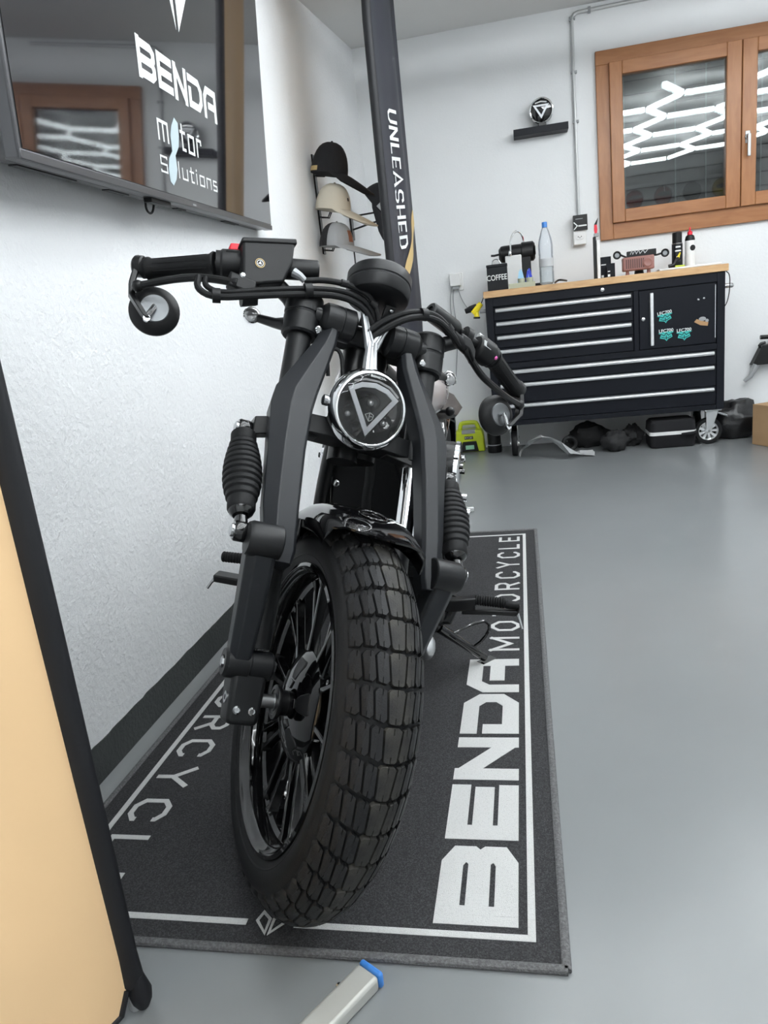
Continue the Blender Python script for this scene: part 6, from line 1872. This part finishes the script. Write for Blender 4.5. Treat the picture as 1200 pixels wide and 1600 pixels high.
# engine
eng = Gf().loft([[Vector((l * k, y, v)) for l, v in ((-0.13, 0.21), (0.13, 0.21), (0.145, 0.28), (0.145, 0.40), (0.11, 0.46), (-0.11, 0.46), (-0.145, 0.40), (-0.145, 0.28))] for y, k in ((1.72, 0.8), (1.76, 1.0), (2.06, 1.0), (2.12, 0.85))]).build('engine', 'satin_black', bk, 0.01)
for yy_, tilt in ((1.80, -0.45), (1.98, 0.40)):
    ax = Vector((0, tilt, 1)).normalized()
    pr = [(0, 0)]
    for k in range(9):
        pr += [(0.060, 0.02 * k), (0.078, 0.02 * k + 0.004), (0.078, 0.02 * k + 0.011), (0.060, 0.02 * k + 0.015)]
    Gf().lathe((0, yy_, 0.42), ax, pr + [(0.07, 0.19), (0.065, 0.22), (0, 0.225)], 28).build('cylinder', 'satin_black', eng)
for sg in (-1, 1):
    Gf().lathe((sg * 0.135, 1.94, 0.33), (sg, 0, 0), [(0, 0), (0.105, 0), (0.105, 0.018), (0.095, 0.030), (0.04, 0.034), (0, 0.034)], 40).build('side_cover', 'gloss_black', eng)
    Gf().lathe((sg * 0.160, 1.94, 0.33), (sg, 0, 0), [(0.096, 0), (0.106, 0.0), (0.106, 0.006), (0.096, 0.009)], 40).build('cover_ring', 'chrome', eng)
    Gf().lathe((sg * 0.105, 1.84, 0.60), (sg, 0, 0), [(0, 0), (0.072, 0), (0.074, 0.05), (0.070, 0.066), (0.05, 0.072), (0, 0.072)], 36).build('air_cleaner', 'satin_black', eng)
    Gf().lathe((sg * 0.165, 1.84, 0.60), (sg, 0, 0), [(0.068, 0), (0.076, 0.0), (0.075, 0.010), (0.068, 0.014)], 36).build('cover_ring', 'chrome', eng)
    for k in range(4):
        q = 0.8 + k * 0.75
        Gf().lathe((sg * 0.176, 1.84 - 0.060 * math.cos(q), 0.60 + 0.055 * math.sin(q) - 0.02), (sg, 0, 0), [(0, 0), (0.007, 0), (0.007, 0.012), (0, 0.013)], 8).build('cover_bolt', 'gloss_black', eng)
    if sg < 0:
        continue
    Gf().cyl((sg * 0.165, 1.80, 0.50), (sg * 0.215, 1.80, 0.50), 0.014, 0.012, 14).build('oil_cap', 'chrome', eng)
    Gf().cyl((sg * 0.170, 1.78, 0.545), (sg * 0.205, 1.78, 0.545), 0.010, 0.010, 10).build('breather', 'steel', eng)
# exhaust
Gf().tube([(0.10, 1.76, 0.50), (0.145, 1.69, 0.40), (0.160, 1.70, 0.24), (0.165, 1.85, 0.185), (0.150, 2.10, 0.18), (0.105, 2.3, 0.188)], 0.022, 16, smooth=2).build('exhaust_pipe', 'satin_black', bk)
Gf().lathe((0.105, 2.26, 0.185), (0, 1, 0.08), [(0, 0), (0.025, 0), (0.046, 0.05), (0.048, 0.36), (0.040, 0.40), (0.034, 0.40), (0.034, 0.37), (0, 0.37)], 28).build('silencer', 'satin_black', bk)
Gf().ball((0.142, 1.685, 0.166), 0.032, 18, 12, (0.62, 1.0, 1.0)).build('engine_plate', 'aluminium', bk)
# tank
rings = []
for y, w_, z0, z1 in ((1.545, 0.030, 0.835, 0.872), (1.58, 0.080, 0.800, 0.888), (1.66, 0.118, 0.765, 0.900), (1.76, 0.136, 0.745, 0.902), (1.86, 0.134, 0.740, 0.893), (1.96, 0.105, 0.735, 0.865), (2.04, 0.070, 0.735, 0.825), (2.07, 0.040, 0.745, 0.800)):
    zc, hz2 = (z0 + z1) / 2, (z1 - z0) / 2
    rings.append([Vector((w_ * (abs(math.cos(q)) ** 0.75) * (1 if math.cos(q) > 0 else -1), y, zc + hz2 * (abs(math.sin(q)) ** 0.8) * (1 if math.sin(q) > 0 else -1) - 0.022 * abs(math.cos(q)))) for q in [2 * math.pi * k / 28 for k in range(28)]])
tk = Gf().loft(rings).build('fuel_tank', 'tank_paint', bk, angle=70)
Gf().lathe((0, 1.80, 0.895), (0, -0.05, 1), [(0, 0), (0.034, 0), (0.034, 0.010), (0.028, 0.014), (0, 0.014)], 28).build('fuel_cap', 'chrome', tk)
Gf().lathe((0.088, 1.55, 0.806), (0.55, -0.8, -0.2), [(0, -0.02), (0.022, -0.01), (0.026, 0.0), (0.022, 0.008), (0.010, 0.012), (0, 0.012)], 24).build('horn', 'chrome', bk)
Gf().tube([(0.095, 1.80, 0.752), (0.118, 1.80, 0.756), (0.140, 1.80, 0.757)], [0.005, 0.0045, 0.0045], 10).build('choke_lever', 'satin_black', bk)
Gf().ball((0.145, 1.80, 0.757), 0.0125, 14, 10).build('choke_knob', 'satin_black', bk)
# seat, rear fender, rear wheel
rings = []
for y, w_, z0, z1 in ((2.05, 0.06, 0.70, 0.745), (2.10, 0.10, 0.685, 0.735), (2.22, 0.135, 0.665, 0.715), (2.34, 0.14, 0.67, 0.725), (2.40, 0.11, 0.70, 0.745)):
    rings.append([Vector((w_ * math.cos(q), y, (z0 + z1) / 2 + (z1 - z0) / 2 * math.sin(q))) for q in [2 * math.pi * k / 20 for k in range(20)]])
Gf().loft(rings).build('seat', 'seat_leather', bk, angle=60)
rwc = (0, 2.50, 0.325)
rw = Gf().ring_lathe(rwc, AX, [(0.215, -0.062), (0.220, -0.072), (0.205, -0.066), (0.195, 0.0), (0.205, 0.066), (0.220, 0.072), (0.215, 0.062), (0.205, 0.0)], 60).build('rear_wheel', 'gloss_black', bk)
Gf().ring_lathe(rwc, AX, [(0.214, -0.064), (0.235, -0.080), (0.275, -0.084), (0.298, -0.070), (0.314, -0.036), (0.318, 0), (0.314, 0.036), (0.298, 0.070), (0.275, 0.084), (0.235, 0.080), (0.214, 0.064), (0.210, 0)], 72).build('tyre', 'rubber', rw, angle=60)
Gf().lathe(rwc, AX, [(0, -0.07), (0.03, -0.07), (0.036, -0.05), (0.036, 0.05), (0.03, 0.07), (0, 0.07)], 24).build('hub', 'gloss_black', rw)
for k in range(10):
    a = 2 * math.pi * k / 10
    Gf().tube([(0, 2.50 + 0.03 * math.cos(a), 0.325 + 0.03 * math.sin(a)), (0, 2.50 + 0.20 * math.cos(a + 0.08), 0.325 + 0.20 * math.sin(a + 0.08))], [0.010, 0.007], 8).build('spoke', 'gloss_black', rw)
m = Gf()
rows = []
for i in range(15):
    a = math.radians(20 + 125 * i / 14)
    rows.append([Vector((al, 2.50 + r * math.cos(a), 0.325 + r * math.sin(a))) for al, r in ((-0.098, 0.325), (-0.085, 0.343), (0, 0.350), (0.085, 0.343), (0.098, 0.325), (0.095, 0.322), (0, 0.346), (-0.095, 0.322))])
m.loft(rows)
m.build('rear_fender', 'gloss_black', bk, angle=50)
# foot controls
Lp0, Lp1 = (-0.365, 1.66, 0.362), (-0.315, 1.66, 0.362)
pg = Gf().tube([(-0.150, 1.66, 0.33), (-0.24, 1.66, 0.345), (-0.320, 1.66, 0.362)], 0.012, 12).build('footpeg', 'satin_black', bk)
Gf().lathe((-0.40, 1.66, 0.362), (1, 0, 0), [(0, 0)] + [v for k in range(12) for v in ((0.012, 0.0075 * k), (0.014, 0.0075 * k + 0.002), (0.014, 0.0075 * k + 0.005), (0.012, 0.007 + 0.0075 * k))] + [(0, 0.092)], 16).build('peg_rubber', 'rubber', pg)
pd = Gf().loft([[Vector((l, 1.66 + dy, v + dv2)) for dy, dv2 in ((-0.02, -0.010), (0.02, -0.010), (0.02, 0.010), (-0.02, 0.010))] for l, v in ((-0.30, 0.300), (-0.36, 0.302), (-0.42, 0.306))]).build('brake_pedal', 'satin_black', bk, 0.004)
Gf().tube([(-0.415, 1.66, 0.306), (-0.430, 1.655, 0.29), (-0.440, 1.65, 0.274)], [0.007, 0.004, 0.004], 8).build('peg_feeler', 'steel', pd)
pg = Gf().loft([[Vector((l, 1.70 + dy, v + dv2)) for dy, dv2 in ((-0.014, -0.018), (0.014, -0.018), (0.014, 0.014), (-0.014, 0.014))] for l, v in ((0.13, 0.280), (0.20, 0.288), (0.252, 0.300))]).build('footpeg_bracket', 'satin_black', bk, 0.003)
Gf().lathe((0.250, 1.70, 0.305), (1, 0, 0.0), [(0, 0)] + [v for k in range(12) for v in ((0.0115, 0.0062 * k), (0.0135, 0.0062 * k + 0.002), (0.0135, 0.0062 * k + 0.0042), (0.0115, 0.006 + 0.0062 * k))] + [(0, 0.078)], 16).build('peg_rubber', 'rubber', pg)
Gf().loft([[Vector((l, 1.70 + dy, v + dv2)) for dy, dv2 in ((-0.012, -0.007), (0.012, -0.007), (0.012, 0.007), (-0.012, 0.007))] for l, v in ((0.22, 0.272), (0.30, 0.280), (0.355, 0.284), (0.362, 0.296))]).build('shift_pedal', 'satin_black', pg, 0.003)
Gf().lathe((0.325, 1.70, 0.302), (1, 0, 0), [(0, 0), (0.009, 0), (0.0105, 0.004), (0.0105, 0.030), (0.008, 0.034), (0, 0.034)], 14).build('toe_peg', 'rubber', pg)
Gf().tube([(0.356, 1.70, 0.284), (0.366, 1.695, 0.262), (0.372, 1.69, 0.245)], [0.005, 0.0035, 0.004], 8).build('peg_feeler', 'steel', pg)
Gf().tube([(0.14, 1.73, 0.26), (0.18, 1.73, 0.22), (0.19, 1.74, 0.25), (0.20, 1.75, 0.29)], 0.016, 10, smooth=1).build('shift_linkage', 'satin_black', bk)
# side stand
G3 = GM.inverted()
tipw = PZ(757, 1027, MT + 0.012)
topw = GM @ Vector((0.160, 1.76, 0.190))
st = MB().tube([topw, topw.lerp(tipw, 0.5), tipw], [0.0145, 0.0125, 0.0115], 12).build('side_stand', 'gloss_black', bk)
dd = (tipw - topw).normalized()
MB().box(tipw + dd * 0.012 - Vector((0, 0, 0.006)), (0.055, 0.030, 0.008), x=Vector((dd.x, dd.y, 0)).normalized(), y=Vector((-dd.y, dd.x, 0)).normalized()).build('stand_foot', 'gloss_black', st, 0.002)
q1_, q2_ = topw.lerp(tipw, 0.25), topw.lerp(tipw, 0.70)
MB().tube([q1_, q1_.lerp(q2_, 0.6) + Vector((0.055, 0.02, 0.060)), q1_.lerp(q2_, 0.85) + Vector((0.065, 0.02, 0.052)), q2_ + Vector((0.035, 0.01, 0.022)), q2_], 0.0042, 8, smooth=1).build('stand_lug', 'gloss_black', st)
MB().tube([topw + Vector((-0.03, 0, 0.03)), topw], 0.02, 12).build('stand_pivot', 'satin_black', st)
